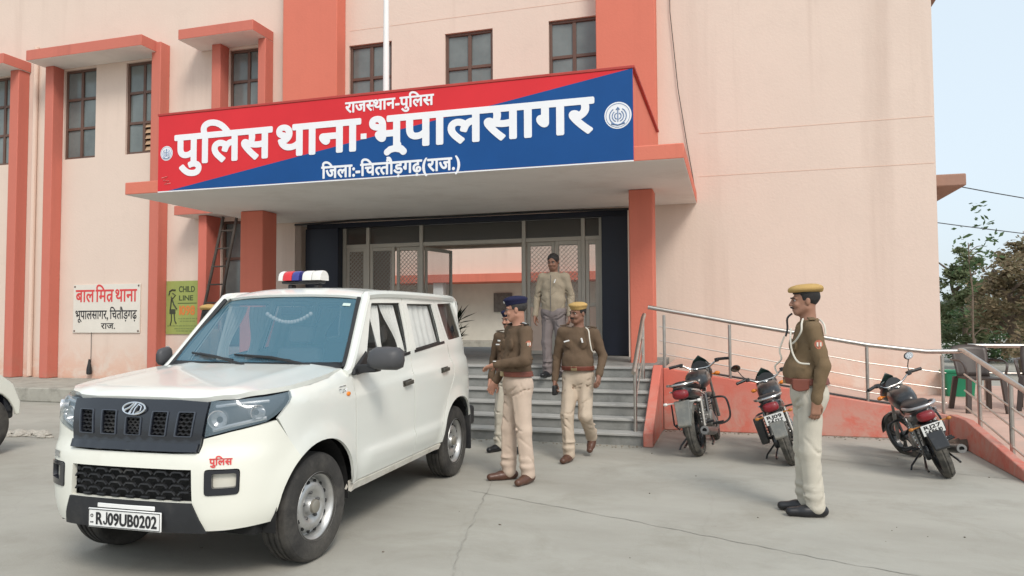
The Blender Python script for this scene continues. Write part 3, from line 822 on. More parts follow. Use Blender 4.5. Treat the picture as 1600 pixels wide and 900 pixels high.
def cdt(outline, holes=(), step=.05):
    loops = [dense(outline)] + [dense(h) for h in holes]
    pts = []; faces = []
    for lp in loops:
        k = len(pts); pts += lp; faces.append(list(range(k, k + len(lp))))
    lo = np.min(loops[0], axis=0); hi = np.max(loops[0], axis=0)
    B = np.array(pts)
    for i, gx in enumerate(np.arange(lo[0] + step / 2, hi[0], step)):
        for gz in np.arange(lo[1] + step / 2 + (i % 2) * step * .3, hi[1], step):
            if inside((gx, gz), loops[0]) and not any(inside((gx, gz), h) for h in loops[1:]) and np.min(np.hypot(B[:, 0] - gx, B[:, 1] - gz)) > step * .42: pts.append((gx, gz))
    r = geometry.delaunay_2d_cdt([Vector(p) for p in pts], [], [f if i == 0 else f for i, f in enumerate(faces)], 2 if holes else 1, 1e-6)
    vs, fs = r[0], r[2]
    if holes:
        fs = [f for f in fs if not any(inside((sum(vs[i][0] for i in f) / len(f), sum(vs[i][1] for i in f) / len(f)), h) for h in loops[1:])]
    used = sorted({i for f in fs for i in f}); mp = {u: k for k, u in enumerate(used)}
    vs = [tuple(vs[i]) for i in used]; fs = [[mp[i] for i in f] for f in fs]
    out = []
    for f in fs:
        ar = sum(vs[f[k]][0] * vs[f[(k + 1) % len(f)]][1] - vs[f[(k + 1) % len(f)]][0] * vs[f[k]][1] for k in range(len(f)))
        out.append(f if ar > 0 else f[::-1])
    return vs, out
def panel(name, m, parent, outline, holes=(), fn=shell, off=0., thick=.02, step=.05, ang=50, mirror=False):
    if mirror:
        outline = [(-a, b) for a, b in outline][::-1]; holes = [[(-a, b) for a, b in h][::-1] for h in holes]
    vs, fs = cdt(outline, holes, step)
    P = np.array([fn(a, b, off) for a, b in vs]); nr = np.zeros_like(P); ed = {}
    for f in fs:
        n_ = np.cross(P[f[1]] - P[f[0]], P[f[2]] - P[f[0]])
        for i in f: nr[i] += n_
        for a, b in zip(f, f[1:] + f[:1]): ed[(a, b)] = 1
    nr /= np.linalg.norm(nr, axis=1)[:, None] + 1e-12; k = len(P); e_ = min(.004, thick * .3)
    rimv = {}; extra = []
    bd = [(a, b) for a, b in ed if (b, a) not in ed]
    # the rim gets its own rings: a tiny rounded lip, then the thickness
    cen = {}
    for a, b in bd:
        for i in (a, b):
            if i not in rimv: rimv[i] = k + len(rimv)
    lip = [P[i] - nr[i] * thick for i in rimv]
    mb = MB(); mb.add(list(P) + lip, fs + [(b, a, rimv[a], rimv[b]) for a, b in bd])
    return mb.build(name, m, parent, ang=ang, fix=False)
def arc_pts(cx, cz, r, a0, a1, n=14, sq=1.):
    """arch outline; sq < 1 squares the top a little"""
    return [S(cx + r * math.copysign(abs(math.cos(a)) ** sq, math.cos(a)), cz + r * math.copysign(abs(math.sin(a)) ** sq, math.sin(a))) for a in [a0 + (a1 - a0) * k / n for k in range(n + 1)]]

CAR = empty('police_car', (-3.385, 4.17, 0), 0, 'white police utility vehicle with red and blue roof beacon parked before the steps', 'car')
CAR.matrix_world = Matrix(((math.sin(.02), math.cos(.02), 0, -3.385), (-math.cos(.02), math.sin(.02), 0, 4.17), (0, 0, 1, 0), (0, 0, 0, 1)))
AR = .432
def zb(x): return interp(-x, [.44, .71, 1.56, 2.37, 3.13], [1.15, 1.168, 1.262, 1.322, 1.366])
body_parent = MB()
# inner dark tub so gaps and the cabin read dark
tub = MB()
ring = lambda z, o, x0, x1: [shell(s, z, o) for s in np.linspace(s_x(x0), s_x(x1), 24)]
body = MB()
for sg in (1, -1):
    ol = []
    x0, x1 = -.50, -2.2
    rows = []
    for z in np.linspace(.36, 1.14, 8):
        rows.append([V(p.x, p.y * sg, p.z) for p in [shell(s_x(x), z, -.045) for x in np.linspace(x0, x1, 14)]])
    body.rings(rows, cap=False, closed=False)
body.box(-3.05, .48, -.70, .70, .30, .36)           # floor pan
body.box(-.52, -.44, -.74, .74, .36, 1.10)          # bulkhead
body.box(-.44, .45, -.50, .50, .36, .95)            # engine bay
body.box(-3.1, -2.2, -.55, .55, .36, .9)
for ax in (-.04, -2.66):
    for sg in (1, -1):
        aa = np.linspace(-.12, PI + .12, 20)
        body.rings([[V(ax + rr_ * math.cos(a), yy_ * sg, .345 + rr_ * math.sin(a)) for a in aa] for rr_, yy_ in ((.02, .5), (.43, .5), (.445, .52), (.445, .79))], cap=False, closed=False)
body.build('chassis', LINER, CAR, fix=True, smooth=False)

FHL = [F(.50, 1.082), F(.62, 1.085), S(.40, 1.098), S(.235, 1.112), S(.30, 1.05), S(.405, .985), S(.46, .955), F(.62, .915), F(.475, .878)]
# bumper
bo = [F(-.52, .345), F(.52, .345)] 
def bump_half(): 
    return [F(.60, .35), S(.40, .362)] + arc_pts(-.04, .345, AR, .16, .98, 8, .92) + [S(.30, .83), S(.395, .955), S(.455, .945), F(.62, .905), F(.47, .868), F(.455, .79), F(.30, .785)]
hf = bump_half(); out = [F(.0, .345)] + hf + [F(0, .785)] + [(-a, b) for a, b in hf][::-1]
gl_o = [F(-.425, .515), F(.425, .515), F(.418, .70), F(-.418, .70)]
fog_o = rounded([F(.492, .552), F(.665, .556), F(.668, .702), F(.492, .702)], .022, 3)
BUMPER = panel('front_bumper', CARW2, CAR, out, [gl_o, fog_o, [(-a, b) for a, b in fog_o][::-1]], step=.04, thick=.03)
# lower valance, black
panel('valance', MATTB, BUMPER, dense([F(-.50, .338), F(.50, .338), F(.425, .512), F(-.425, .512)]), off=.012, thick=.02)
# lower honeycomb grille
bk = panel('lower_grille', LINER, CAR, [F(-.43, .51), F(.43, .51), F(.423, .705), F(-.423, .705)], off=-.05, thick=.006)
hx = MB(); cw, ch = .105, .037
for r_ in range(-1, 8):
    for c in range(-7, 8):
        y = c * cw + (cw / 2 if r_ % 2 else 0); z = .515 + r_ * ch
        P = [(y - cw * .33, z), (y - cw * .17, z + ch * .5), (y + cw * .33, z + ch * .5), (y + cw * .5, z), ]
        for a, b in zip(P, P[1:]):
            if all(abs(q[0]) < .415 and .518 < q[1] < .697 for q in (a, b)): hx.bar(shell(*F(*a), -.014), shell(*F(*b), -.014), .016, .0085)
        if abs(y - cw * .17) < .41 and .52 < z + ch * .5 < .69 and .52 < z + ch < .69: pass
hx.build('honeycomb', MATTB, bk, smooth=False)
for sg in (1, -1):
    fo = rounded([F(.496, .556), F(.661, .560), F(.664, .698), F(.496, .698)], .02, 3); fi = rounded([F(.535, .595), F(.650, .598), F(.652, .678), F(.535, .678)], .012, 3)
    fo = [(sg * a, b) for a, b in fo][::sg]; fi = [(sg * a, b) for a, b in fi][::sg]
    b_ = panel('fog_lamp', GLOSSB, CAR, fo, [fi], off=.008, thick=.05, step=.03)
    panel('fog_lens', mat('cream_blank', (.60, .58, .50), .4), b_, fi, off=-.022, thick=.01, step=.03)
# upper grille
go = [F(-.452, .80), F(.452, .80), F(.492, 1.078), F(.3, 1.088), F(-.3, 1.088), F(-.492, 1.078)]
slots = []
for k, yc in enumerate((-.345, -.175, 0, .175, .345)):
    w = .050; tl = .016 * (yc / .345); zt = 1.02 if k != 2 else .985
    slots.append(rounded([F(yc - w, .885), F(yc + w, .885), F(yc + w + tl, zt), F(yc - w + tl, zt)], .008, 2))
def gsh(s, z, o): return shell(s, z, o + .018)
GR = panel('upper_grille', GLOSSB, CAR, go, slots, fn=gsh, thick=.05, step=.04)
for sl in slots:                                    # raised surrounds and honeycomb bars in each slot
    cs = np.mean(sl, axis=0)
    big = [tuple(cs + (np.array(p) - cs) * np.array((1.16, 1.07))) for p in sl]
    panel('slot_surround', mat('satin_grey_trim', (.05, .058, .075), .3, spec=.6), GR, big, [[tuple(cs + (np.array(p) - cs) * .99) for p in sl]], fn=gsh, off=.006, thick=.008, step=.03)
    mh = MB(); lo = np.min(sl, axis=0); hi = np.max(sl, axis=0)
    for r_ in range(6):
        z = lo[1] + (r_ + .5) / 6 * (hi[1] - lo[1]); n = 6
        pts = [gsh(lo[0] + (hi[0] - lo[0]) * k / n, z + (.006 if (k + r_) % 2 else -.006), -.02) for k in range(n + 1)]
        for a, b in zip(pts, pts[1:]): mh.bar(a, b, .012, .007)
    mh.build('slot_mesh', MATTB, GR, smooth=False)
panel('grille_backing', LINER, GR, [F(-.44, .81), F(.44, .81), F(.48, 1.07), F(-.48, 1.07)], fn=gsh, off=-.045, thick=.004)
panel('grille_lip', GLOSSB, GR, [F(-.445, .80), F(.445, .80), F(.45, .845), F(-.45, .845)], fn=gsh, off=.012, thick=.02)
# badge: oval with three strokes
em = MB(); zc = 1.036
em.tube([gsh(*F(.078 * math.cos(a), zc + .034 * math.sin(a)), .014) for a in np.linspace(0, 2 * PI, 33)[:-1]], .0055, 6, loop=True)
for pts in ([(-.066, -.012), (-.03, .004), (-.002, .030)], [(-.026, -.030), (-.012, -.004), (.012, .031)], [(.004, -.033), (.012, .0), (.03, .022), (.052, .012), (.05, -.012), (.02, -.030)]):
    em.tube([gsh(*F(a, zc + b), .014) for a, b in pts], .006, 6)
em.build('badge', CHROME, GR)
# headlamps
for sg in (1, -1):
    ol = [(sg * a, b) for a, b in FHL][::sg]
    h = panel('headlight', HLG, CAR, ol, off=.004, thick=.004, step=.04)
    panel('housing', mat('headlamp_dark', (.05, .055, .065), .4), h, ol, off=-.045, thick=.004)
    rr = MB()
    for (y, z, r_) in ((.545, .975, .052), (.645, 1.01, .042)):
        c = shell(s_y(y) * sg if y < .6 else sg * s_x(.5), z, -.03); nrm = (shell(s_y(y) * sg if y < .6 else sg * s_x(.5), z, .1) - c).normalized()
        q = nrm.to_track_quat('Z', 'Y').to_matrix().to_4x4(); q.translation = c
        t_ = MB(); t_.lathe([(.012, -.02), (r_ * .8, 0), (r_, .028), (r_ * 1.06, .028), (r_ * 1.06, -.02)], (0, 0, 0), 'z', 18); t_.xf(q); rr.add(t_.v, t_.f)
    rr.tube([shell(sg * s_y(.52), .915, -.015), shell(sg * s_y(.62), .94, -.015), shell(sg * s_x(.45), .975, -.015)], .012, 6)
    rr.tube([shell(sg * s_y(.53), 1.05, -.015), shell(sg * s_y(.62), 1.06, -.015), shell(sg * s_x(.42), 1.07, -.015)], .010, 6)
    rr.build('reflector', HLIN, h)
# wings
wing = [S(.385, .965), S(.305, .835)] + arc_pts(-.04, .345, AR, .98, PI - .10, 16, .92) + [S(-.47, .40), S(-.503, .40), S(-.503, 1.15)] + [S(x, 1.125 + (.25 - x) * .115) for x in (-.46, -.2, .0, .228)] + [S(.295, 1.045)]
for mir in (False, True):
    w = panel('front_wing', CARW, CAR, wing, mirror=mir, thick=.02)
    sg = -1 if mir else 1
    q = MB(); c = shell(sg * s_x(-.40), 1.035, .004); q.ball(c, 1, 12, 6, (.028, .008, .016)); q.build('side_repeater', AMBER, w)
    if not mir:
        bd = MB()
        for k, (a, b) in enumerate((((-.27, 1.075), (-.30, 1.075)), ((-.285, 1.075), (-.285, 1.050)), ((-.315, 1.074), (-.315, 1.052)), ((-.315, 1.052), (-.335, 1.054)), ((-.335, 1.054), (-.335, 1.075)), ((-.35, 1.076), (-.36, 1.054)), ((-.36, 1.054), (-.372, 1.077)), ((-.28, 1.092), (-.375, 1.095)))): bd.tube([shell(s_x(a[0]), a[1], .004), shell(s_x(b[0]), b[1], .004)], .0028, 5)
        bd.build('wing_badge', CHROME, w)
# mud guards inside the arches
# doors
def yy(x, z): return S(x, z)
dF = [S(-.512, .405), S(-.512, 1.15), S(-.545, 1.19), S(-.78, 1.46), S(-1.0, 1.715), S(-1.03, 1.728), S(-1.69, 1.735), S(-1.655, 1.45), S(-1.60, 1.26), S(-1.556, 1.0), S(-1.55, .405)][::-1]
gF = [S(-.71, zb(-.71) + .012), S(-1.055, 1.655), S(-1.085, 1.685), S(-1.635, 1.697), S(-1.605, 1.45), S(-1.562, zb(-1.562) + .012)][::-1]
dR = [S(-1.562, .405), S(-1.568, 1.0), S(-1.612, 1.26), S(-1.667, 1.45), S(-1.70, 1.735), S(-2.465, 1.742), S(-2.50, 1.5), S(-2.53, 1.32), S(-2.57, 1.10), S(-2.56, 1.0), S(-2.42, .86), S(-2.27, .70), S(-2.18, .52), S(-2.165, .405)][::-1]
gR = [S(-1.735, zb(-1.735) + .012), S(-1.765, 1.5), S(-1.785, 1.692), S(-2.395, 1.70), S(-2.405, 1.5), S(-2.39, zb(-2.39) + .012)][::-1]
def ungroup(ol): return ol
for mir in (False, True):
    sg = -1 if mir else 1
    for nm, ol, gh, hx_ in (('front_door', dF, gF, (-1.41, 1.03)), ('rear_door', dR, gR, (-2.30, 1.078))):
        d = panel('door', CARW, CAR, ol, [gh], mirror=mir, thick=.03, step=.03, ang=40)
        xa, xb_ = (-.60, -1.60) if nm == 'front_door' else (-1.70, -2.47)
        panel('belt_seal', BLACK, d, [S(x, zb(x) - .010) for x in np.linspace(xb_, xa, 6)] + [S(x, zb(x) + .014) for x in np.linspace(xa, xb_, 6)], off=.004, mirror=mir, thick=.01, step=.1)
        cs = np.mean(gh, axis=0)
        big = [tuple(cs + (np.array(p) - cs) * 1.012) for p in gh]; sm = [tuple(cs + (np.array(p) - cs) * .955) for p in gh]
        if mir: gg = [(-a, b) for a, b in big]
        panel('window_glass', SIDEG, d, big, off=-.022, mirror=mir, thick=.004, step=.12)
        panel('window_seal', BLACK, d, big, [sm], off=-.014, mirror=mir, thick=.006, step=.1)
        q = MB(); c0 = shell(sg * s_x(hx_[0] - .075), hx_[1], .022); c1 = shell(sg * s_x(hx_[0] + .075), hx_[1] - .008, .022); q.bar(c0, c1, .022, .034); q.bar(shell(sg * s_x(hx_[0] - .085), hx_[1], .002), shell(sg * s_x(hx_[0] + .085), hx_[1] - .008, .002), .012, .05)
        q.build('door_handle', mat('dark_handle', (.06, .055, .045), .4), d, bevel=.006)
# quarter panels with dark glass
qo = [S(-2.176, .405), S(-2.191, .52), S(-2.28, .695), S(-2.43, .853), S(-2.572, .99), S(-2.583, 1.10), S(-2.542, 1.32), S(-2.512, 1.5), S(-2.477, 1.742), S(-3.09, 1.76), S(-3.13, 1.5), S(-3.17, 1.3), S(-3.19, 1.0), S(-3.19, .45), S(-3.10, .45)] + arc_pts(-2.66, .345, AR + .01, PI - .15, .12, 18, .92)
gQ = rounded([S(-2.60, zb(-2.60) + .01), S(-2.565, 1.5), S(-2.545, 1.705), S(-3.00, 1.72), S(-3.06, 1.5), S(-3.105, zb(-3.1) + .01)], .02, 2)
for mir in (False, True):
    q_ = panel('quarter_panel', CARW, CAR, qo, [gQ], mirror=mir, thick=.02)
    cs = np.mean(gQ, axis=0); panel('quarter_glass', QGL, q_, [tuple(cs + (np.array(p) - cs) * 1.02) for p in gQ], off=-.012, mirror=mir, thick=.004, step=.1)
# sills
for mir in (False, True):
    panel('sill', SILLM, CAR, [S(-.49, .335), S(-.49, .392), S(-2.19, .392), S(-2.19, .345)][::-1], mirror=mir, off=.004, thick=.05)
    sg = -1 if mir else 1
    q = MB(); q.bar(shell(sg * s_x(-2.17), .36, -.05), shell(sg * s_x(-2.2), .36, -.12), .1, .06); q.build('sill_end', MATTB, CAR)
    mf = MB(); c = shell(sg * s_x(-3.10), .40, -.08); mf.box(c.x - .015, c.x + .015, c.y - .11, c.y + .11, .20, .56); mf.build('mud_flap', MATTB, CAR, bevel=.006)
# A pillars, roof rails and roof
def zroof(x, y):
    k = interp(x, [-3.22, -2.95, -1.6, -1.12, -.97], [1.775, 1.815, 1.835, 1.815, 1.755]); return k - .055 * (abs(y) / .64) ** 2.6
def roof_fn(x, y, o): return V(x, y, zroof(x, y) + o)
ro = rounded([(-3.2, -.56), (-3.2, .56), (-2.9, .625), (-1.2, .638), (-1.03, .62), (-.985, .3), (-.975, 0), (-.985, -.3), (-1.03, -.62), (-1.2, -.638), (-2.9, -.625)], .05, 3)[::-1]
RF = panel('roof', CARW, CAR, ro, fn=roof_fn, thick=.02, step=.08)
for sg in (1, -1):
    q = MB()
    a = [(-.455, .772, 1.165), (-.545, .765, 1.215), (-.80, .705, 1.49), (-1.0, .655, 1.70), (-1.09, .640, 1.745), (-1.6, .642, 1.765), (-2.6, .640, 1.765), (-3.17, .60, 1.74), (-3.22, .59, 1.5), (-3.26, .60, 1.25)]
    a = catmull(a, 4)
    q.tube([(p[0], sg * p[1], p[2]) for p in a], [.036] * len(a), 8); q.build('roof_rail', CARW, CAR)
    q = MB(); a = catmull([(-.52, .735, 1.20), (-.79, .668, 1.49), (-1.0, .61, 1.715)], 5); q.tube([(p[0] + .018, sg * p[1], p[2] + .006) for p in a], .018, 6); q.build('windscreen_seal', BLACK, CAR)
# bonnet
def zbon(x, y): return 1.127 + (.62 - x) * .098 + .010 - .030 * (abs(y) / .78) ** 2.2 - .040 * smoothstep(.50, .66, math.hypot(x, y * .42)) - .012 * smoothstep(.30, .42, abs(y)) * 0 + .008 * math.exp(-((abs(y) - .50) / .06) ** 2)
def bon_fn(x, y, o): return V(x, y, zbon(x, y) + o)
bo = [(-.40, 0), (-.42, .4), (-.47, .745), (-.2, .782), (.0, .785), (.24, .765), (.40, .70), (.51, .60), (.585, .46), (.615, .3), (.625, 0)]
bo = bo + [(a, -b) for a, b in bo[::-1] if b > 0]
panel('bonnet', CARW, CAR, bo[::-1], fn=bon_fn, thick=.03, step=.06)
# windscreen, cowl, wipers
def ws_fn(u, v, o):     # u across (-1..1), v up (0..1)
    yb = u * .735; yt = u * .60; xb = -.385 - .135 * u * u; xt = -.985 - .045 * u * u; zt = 1.735 - .025 * u * u
    return V(lerp(xb, xt, v) + .018 * math.sin(PI * v) + o, lerp(yb, yt, v), lerp(1.225, zt, v) + .02 * math.sin(PI * v) + o)
WS = panel('windscreen', WSG, CAR, rounded([(-1, 0), (1, 0), (1, 1), (-1, 1)], .06, 3), fn=ws_fn, thick=.005, step=.12)
q = MB(); rows = [[V(ws_fn(u, -.06, 0).x + .07, ws_fn(u, 0, 0).y, 1.20), V(ws_fn(u, 0, 0).x + .02, ws_fn(u, 0, 0).y, 1.222), V(ws_fn(u, .05, 0).x, ws_fn(u, .05, 0).y, 1.25)][::1] for u in np.linspace(-1, 1, 17)]
q.rings(rows, cap=False, closed=False); q.build('cowl', BLACK, CAR, solid=.004)
for (u0, u1, v1) in ((-.05, -.62, .10), (.62, -.02, .085)):
    q = MB(); q.tube([ws_fn(u0 + .08, -.03, .02), ws_fn((u0 + u1) / 2, .05, .03), ws_fn(u1, v1, .02)], .010, 6); q.tube([ws_fn(u0 * .4 + u1 * .6 + .25, .04, .014), ws_fn(u1 - .14, v1 + .02, .014)], .008, 6); q.build('wiper', BLACK, CAR)
# light strip, sticker and inside mirror on the screen
q = MB(); f_ = lambda u, v: ws_fn(u, v, .004)
q.add([f_(.80, .86), f_(.90, .86), f_(.90, .91), f_(.80, .91)], [(0, 1, 2, 3)]); q.build('sticker', mat('pale_sticker', (.5, .6, .55), .6), WS, smooth=False)
# rear
ro_ = [(s_x(-3.12), .40), (_ps[-1] - .001, .40), (_ps[-1] - .001, 1.76), (s_x(-3.06), 1.76), (s_x(-3.11), 1.4), (s_x(-3.15), 1.0)]
for mir in (False, True):
    t_ = panel('tailgate', CARW, CAR, ro_, mirror=mir, thick=.02, step=.08)
    panel('tail_lamp', REDL, t_, [(_ps[-1] - .68, .85), (_ps[-1] - .58, .85), (_ps[-1] - .58, 1.28), (_ps[-1] - .68, 1.28)], off=.01, mirror=mir, thick=.02)
    panel('rear_glass', QGL, t_, [(_ps[-1] - .52, 1.28), (_ps[-1] - .001, 1.28), (_ps[-1] - .001, 1.68), (_ps[-1] - .48, 1.68)], off=.004, mirror=mir, thick=.003)
q = MB(); q.box(-3.36, -3.2, -.78, .78, .42, .62); q.build('rear_bumper', MATTB, CAR, bevel=.03)

# wheels
def tyre_profile(sg, R=.345, w=.205):
    h = w / 2
    pr = [(.205, -h * .86), (.235, -h * .98), (.29, -h * 1.02), (.325, -h * .93), (R - .006, -h * .80), (R, -h * .62)]
    for g_ in (-.36, 0., .36):
        pr += [(R, h * g_ - .010), (R - .010, h * g_ - .006), (R - .010, h * g_ + .006), (R, h * g_ + .010)]
    pr += [(R, h * .62), (R - .006, h * .80), (.325, h * .93), (.29, h * 1.02), (.235, h * .98), (.205, h * .86)]
    return pr
def wheel(x, sg, steer=0.):
    w = empty('wheel', (x, sg * .715, .345)); w.parent = CAR; w.rotation_euler = (0, 0, steer)
    t = MB(); t.lathe(tyre_profile(sg), (0, 0, 0), 'y', 56, cap=False); t.build('tyre', TYRE, w, ang=28)
    d = .060 * sg
    r_ = MB(); r_.lathe([(.218, .098 * sg), (.222, .088 * sg), (.205, .080 * sg), (.192, .060 * sg), (.183, .015 * sg), (.176, .012 * sg), (.168, .028 * sg), (.150, .055 * sg), (.120, .062 * sg), (.095, .050 * sg), (.075, .028 * sg), (.055, .026 * sg), (.052, .055 * sg), (.045, .066 * sg), (.001, .068 * sg)], (0, 0, 0), 'y', 48, cap=False)
    r_.lathe([(.205, -.09 * sg), (.205, .08 * sg)], (0, 0, 0), 'y', 40, cap=False)
    rm = r_.build('rim', RIM, w, ang=50)
    b = MB()
    for k in range(14):
        a = 2 * PI * k / 14; c = V(.157 * math.cos(a), 0, .157 * math.sin(a)); t_ = V(math.cos(a), 0, math.sin(a))
        q = t_.to_track_quat('X', 'Y').to_matrix().to_4x4(); b.lathe([(.0135, .046 * sg), (.0135, .0535 * sg)], (c.x, 0, c.z), 'y', 12)
    b.build('vent_hole', LINER, rm, smooth=False)
    b = MB()
    for k in range(5):
        a = 2 * PI * k / 5 + .3; b.lathe([(.012, .02 * sg), (.012, .048 * sg), (.008, .054 * sg)], (.085 * math.cos(a), 0, .085 * math.sin(a)), 'y', 8)
    b.build('wheel_nut', mat('dark_steel', (.12, .12, .12), .5, metal=.6), rm)
    q = MB(); q.lathe([(.045, .055 * sg), (.043, .085 * sg), (.03, .092 * sg), (.001, .092 * sg)], (0, 0, 0), 'y', 20, cap=False); q.build('hub_cap', mat('dull_hub', (.30, .28, .24), .5, metal=.5), rm)
    return w
for x in (-.04, -2.66):
    for sg in (1, -1): wheel(x, sg, -.06 if x > -1 else 0)
q = MB(); q.tube([(-.04, -.65, .345), (-.04, .65, .345)], .04, 8); q.tube([(-2.66, -.65, .345), (-2.66, .65, .345)], .05, 8); q.ball((-2.66, .1, .345), .12); q.build('axle', MATTB, CAR)

# mirrors
for sg in (1, -1):
    q = MB()
    MS = 1.14 if sg > 0 else 1.
    prof = [(0, 0), (.02, .085), (.06, .115), (.13, .12), (.215, .112), (.245, .08), (.25, .0), (.24, -.06), (.20, -.085), (.06, -.085), (.01, -.06)]
    rs = []
    for k, (dx, sc) in enumerate(((0., .9), (.02, 1.), (.06, .97), (.10, .82), (.125, .5))):
        fo_ = 1. if sg > 0 else .30
        rs.append([V(-.645 + dx, sg * ((.875 if sg > 0 else .835) + fo_ * MS * (.125 + (u - .125) * sc)), 1.258 + v * sc * .72 * MS) for u, v in prof])
    q.rings(rs); mo = q.build('wing_mirror', MIRB, CAR, ang=60)
    q = MB(); q.rings([[V(-.50, sg * .80, 1.155), V(-.50, sg * .81, 1.20), V(-.73, sg * .80, 1.33), V(-.76, sg * .80, 1.165)], [V(-.50, sg * .83, 1.155), V(-.52, sg * .83, 1.19), V(-.72, sg * .815, 1.31), V(-.76, sg * .825, 1.165)]]); q.bar((-.60, sg * .80, 1.195), (-.61, sg * (.96 if sg > 0 else .85), 1.205), .11, .06); q.build('mirror_arm', BLACK, mo, bevel=.008)
    q = MB(); y0 = .89 if sg > 0 else .845; q.add([V(-.647, sg * y0, 1.20), V(-.647, sg * (y0 + .22 * fo_), 1.20), V(-.647, sg * (y0 + .21 * fo_), 1.35), V(-.647, sg * (y0 + .03), 1.35)], [(0, 1, 2, 3)]); q.build('mirror_glass', CHROME, mo, smooth=False)
# beacon bar on the roof
zr = zroof(-1.35, 0)
LB = empty('roof_beacon', (-1.30, -.075, zr)); LB.parent = CAR
q = MB(); q.box(-.06, .06, -.18, .18, .035, .06); q.box(-.04, .04, -.13, -.09, -.03, .03); q.box(-.04, .04, .12, .16, -.03, .03); q.build('base', BLACK, LB, bevel=.012)
for y0, y1, m_ in ((-.20, -.16, CLEARL), (-.155, -.075, REDL), (-.07, -.005, BLUEL), (.03, .115, CLEARL), (.12, .20, CLEARL)):
    q = MB(); n = 10
    rs = [[V(.075 * math.cos(a) * sc, y, .062 + .085 * sc * max(0, math.sin(a)) ** .7) for a in np.linspace(0, PI, n)] for y, sc in ((y0, .96), (y0 + .008, 1), (y1 - .008, 1), (y1, .96))]
    q.rings(rs); q.build('lens', m_, LB)

# number plate and lettering
PL = MB()
def pl_fn(u, v, d): return V(.722 + d, u, v)
PL.box(.712, .722, -.255, .255, .347, .458); plate = PL.build('number_plate', PLATEW, CAR, bevel=.004)
q = MB(); q.tube([pl_fn(a, b, .002) for a, b in ((-.248, .354), (.248, .354), (.248, .451), (-.248, .451))], .0022, 5, loop=True)
lettering(['R', ('gap', .04), ('poly', [(.33, .70), (.33, .16), (.27, .05), (.17, .04), (.09, .09), (.07, .17)], .052), ('gap', .42)] + list('09UB0202'), .43, .070, lambda x, y, d: pl_fn(-.20 + x, .368 + y, d), q, .003, .0022, 40, asc=.727)
lettering(list('IND'), .024, .010, lambda x, y, d: pl_fn(-.238 + x, .372 + y, d), q, .002, 0, 20, asc=.727)
q.tube([pl_fn(-.226 + .008 * math.cos(a), .415 + .008 * math.sin(a), .002) for a in np.linspace(0, 2 * PI, 13)[:-1]], .002, 4, loop=True)
q.build('plate_lettering', INK, plate, smooth=False)
q = MB(); q.box(.700, .712, -.20, .20, .461, .487); q.build('plate_holder', PLATEW, CAR, bevel=.004)
PULIS = ['प', '\u0941', '\u093f', 'ल', 'स']
q = MB(); lettering(PULIS, .125, .034, lambda x, y, d: shell(s_y(.52) + x, .728 + y, .002 + d), q, .002, .0016, 30); q.build('bumper_lettering', REDPT, BUMPER, smooth=False)
q = MB(); lettering(['र', 'ा', 'ज', '.'], .095, .034, lambda x, y, d: shell(-s_y(.64) + x, .724 + y, .004 + d), q, .002, .002, 30); q.build('bumper_lettering', mat('faded_black_paint', (.30, .30, .29), .6), BUMPER, smooth=False)

# cabin
SEAT = mat('seat_cloth', (.34, .33, .31), .9, var=.1); DASH = mat('dash_plastic', (.05, .05, .052), .7)
q = MB(); q.prism([(-.50, 1.10), (-.50, 1.22), (-.62, 1.245), (-.86, 1.19), (-.90, 1.02), (-.80, .8), (-.55, .8)], -.70, .70, lambda u, v, d: V(u, d, v)); q.build('dashboard', DASH, CAR, bevel=.02)
for sg in (1, -1):
    q = MB(); q.box(-1.62, -1.12, sg * .36 - .25, sg * .36 + .25, .62, .78); sb = q.build('seat', SEAT, CAR, bevel=.05)
    q = MB(); q.rings([[V(x + dx, sg * .36 + y * w, z) for x, y in ((-.06, -.24), (-.06, .24), (.06, .24), (.06, -.24))] for z, w, dx in ((.74, 1, -1.60), (1.1, 1, -1.68), (1.30, .85, -1.74))]); q.rings([[V(x + dx, sg * .36 + y, z) for x, y in ((-.05, -.12), (-.05, .12), (.05, .12), (.05, -.12))] for z, dx in ((1.34, -1.74), (1.50, -1.77))]); q.build('seat_back', SEAT, sb, bevel=.03)
q = MB(); q.box(-2.6, -2.2, -.66, .66, .62, .78); rs_ = q.build('seat', SEAT, CAR, bevel=.05)
q = MB(); q.rings([[V(x + dx, y, z) for x, y in ((-.06, -.64), (-.06, .64), (.06, .64), (.06, -.64))] for z, dx in ((.74, -2.58), (1.35, -2.7))]); q.build('seat_back', SEAT, rs_, bevel=.03)
q = MB(); sw = Matrix.Translation((-.98, -.36, 1.06)) @ Matrix.Rotation(math.radians(62), 4, 'Y')
q.tube([sw @ V(.185 * math.cos(a), .185 * math.sin(a), 0) for a in np.linspace(0, 2 * PI, 29)[:-1]], .016, 8, loop=True)
for a in (0.4, PI - .4, 1.5 * PI): q.tube([sw @ V(0, 0, -.02), sw @ V(.18 * math.cos(a), .18 * math.sin(a), 0)], .016, 6)
q.build('steering_wheel', BLACK, CAR)
q = MB(); q.bar((-1.0, -.09, 1.62), (-1.0, .09, 1.62), .02, .06); q.tube([(-1.0, 0, 1.63), (-1.02, 0, 1.72)], .008, 6); q.build('rear_view_mirror', BLACK, CAR, bevel=.008)
# dashboard garland and a file folder
q = MB()
for k in range(15): a = -.28 + .56 * k / 14; q.ball((-.93, a * .7 + .02, 1.60 - .11 * (1 - (a / .28) ** 2) * .6), .017, 8, 5)
q.build('garland', mat('pale_garland', (.62, .60, .58), .8), CAR)
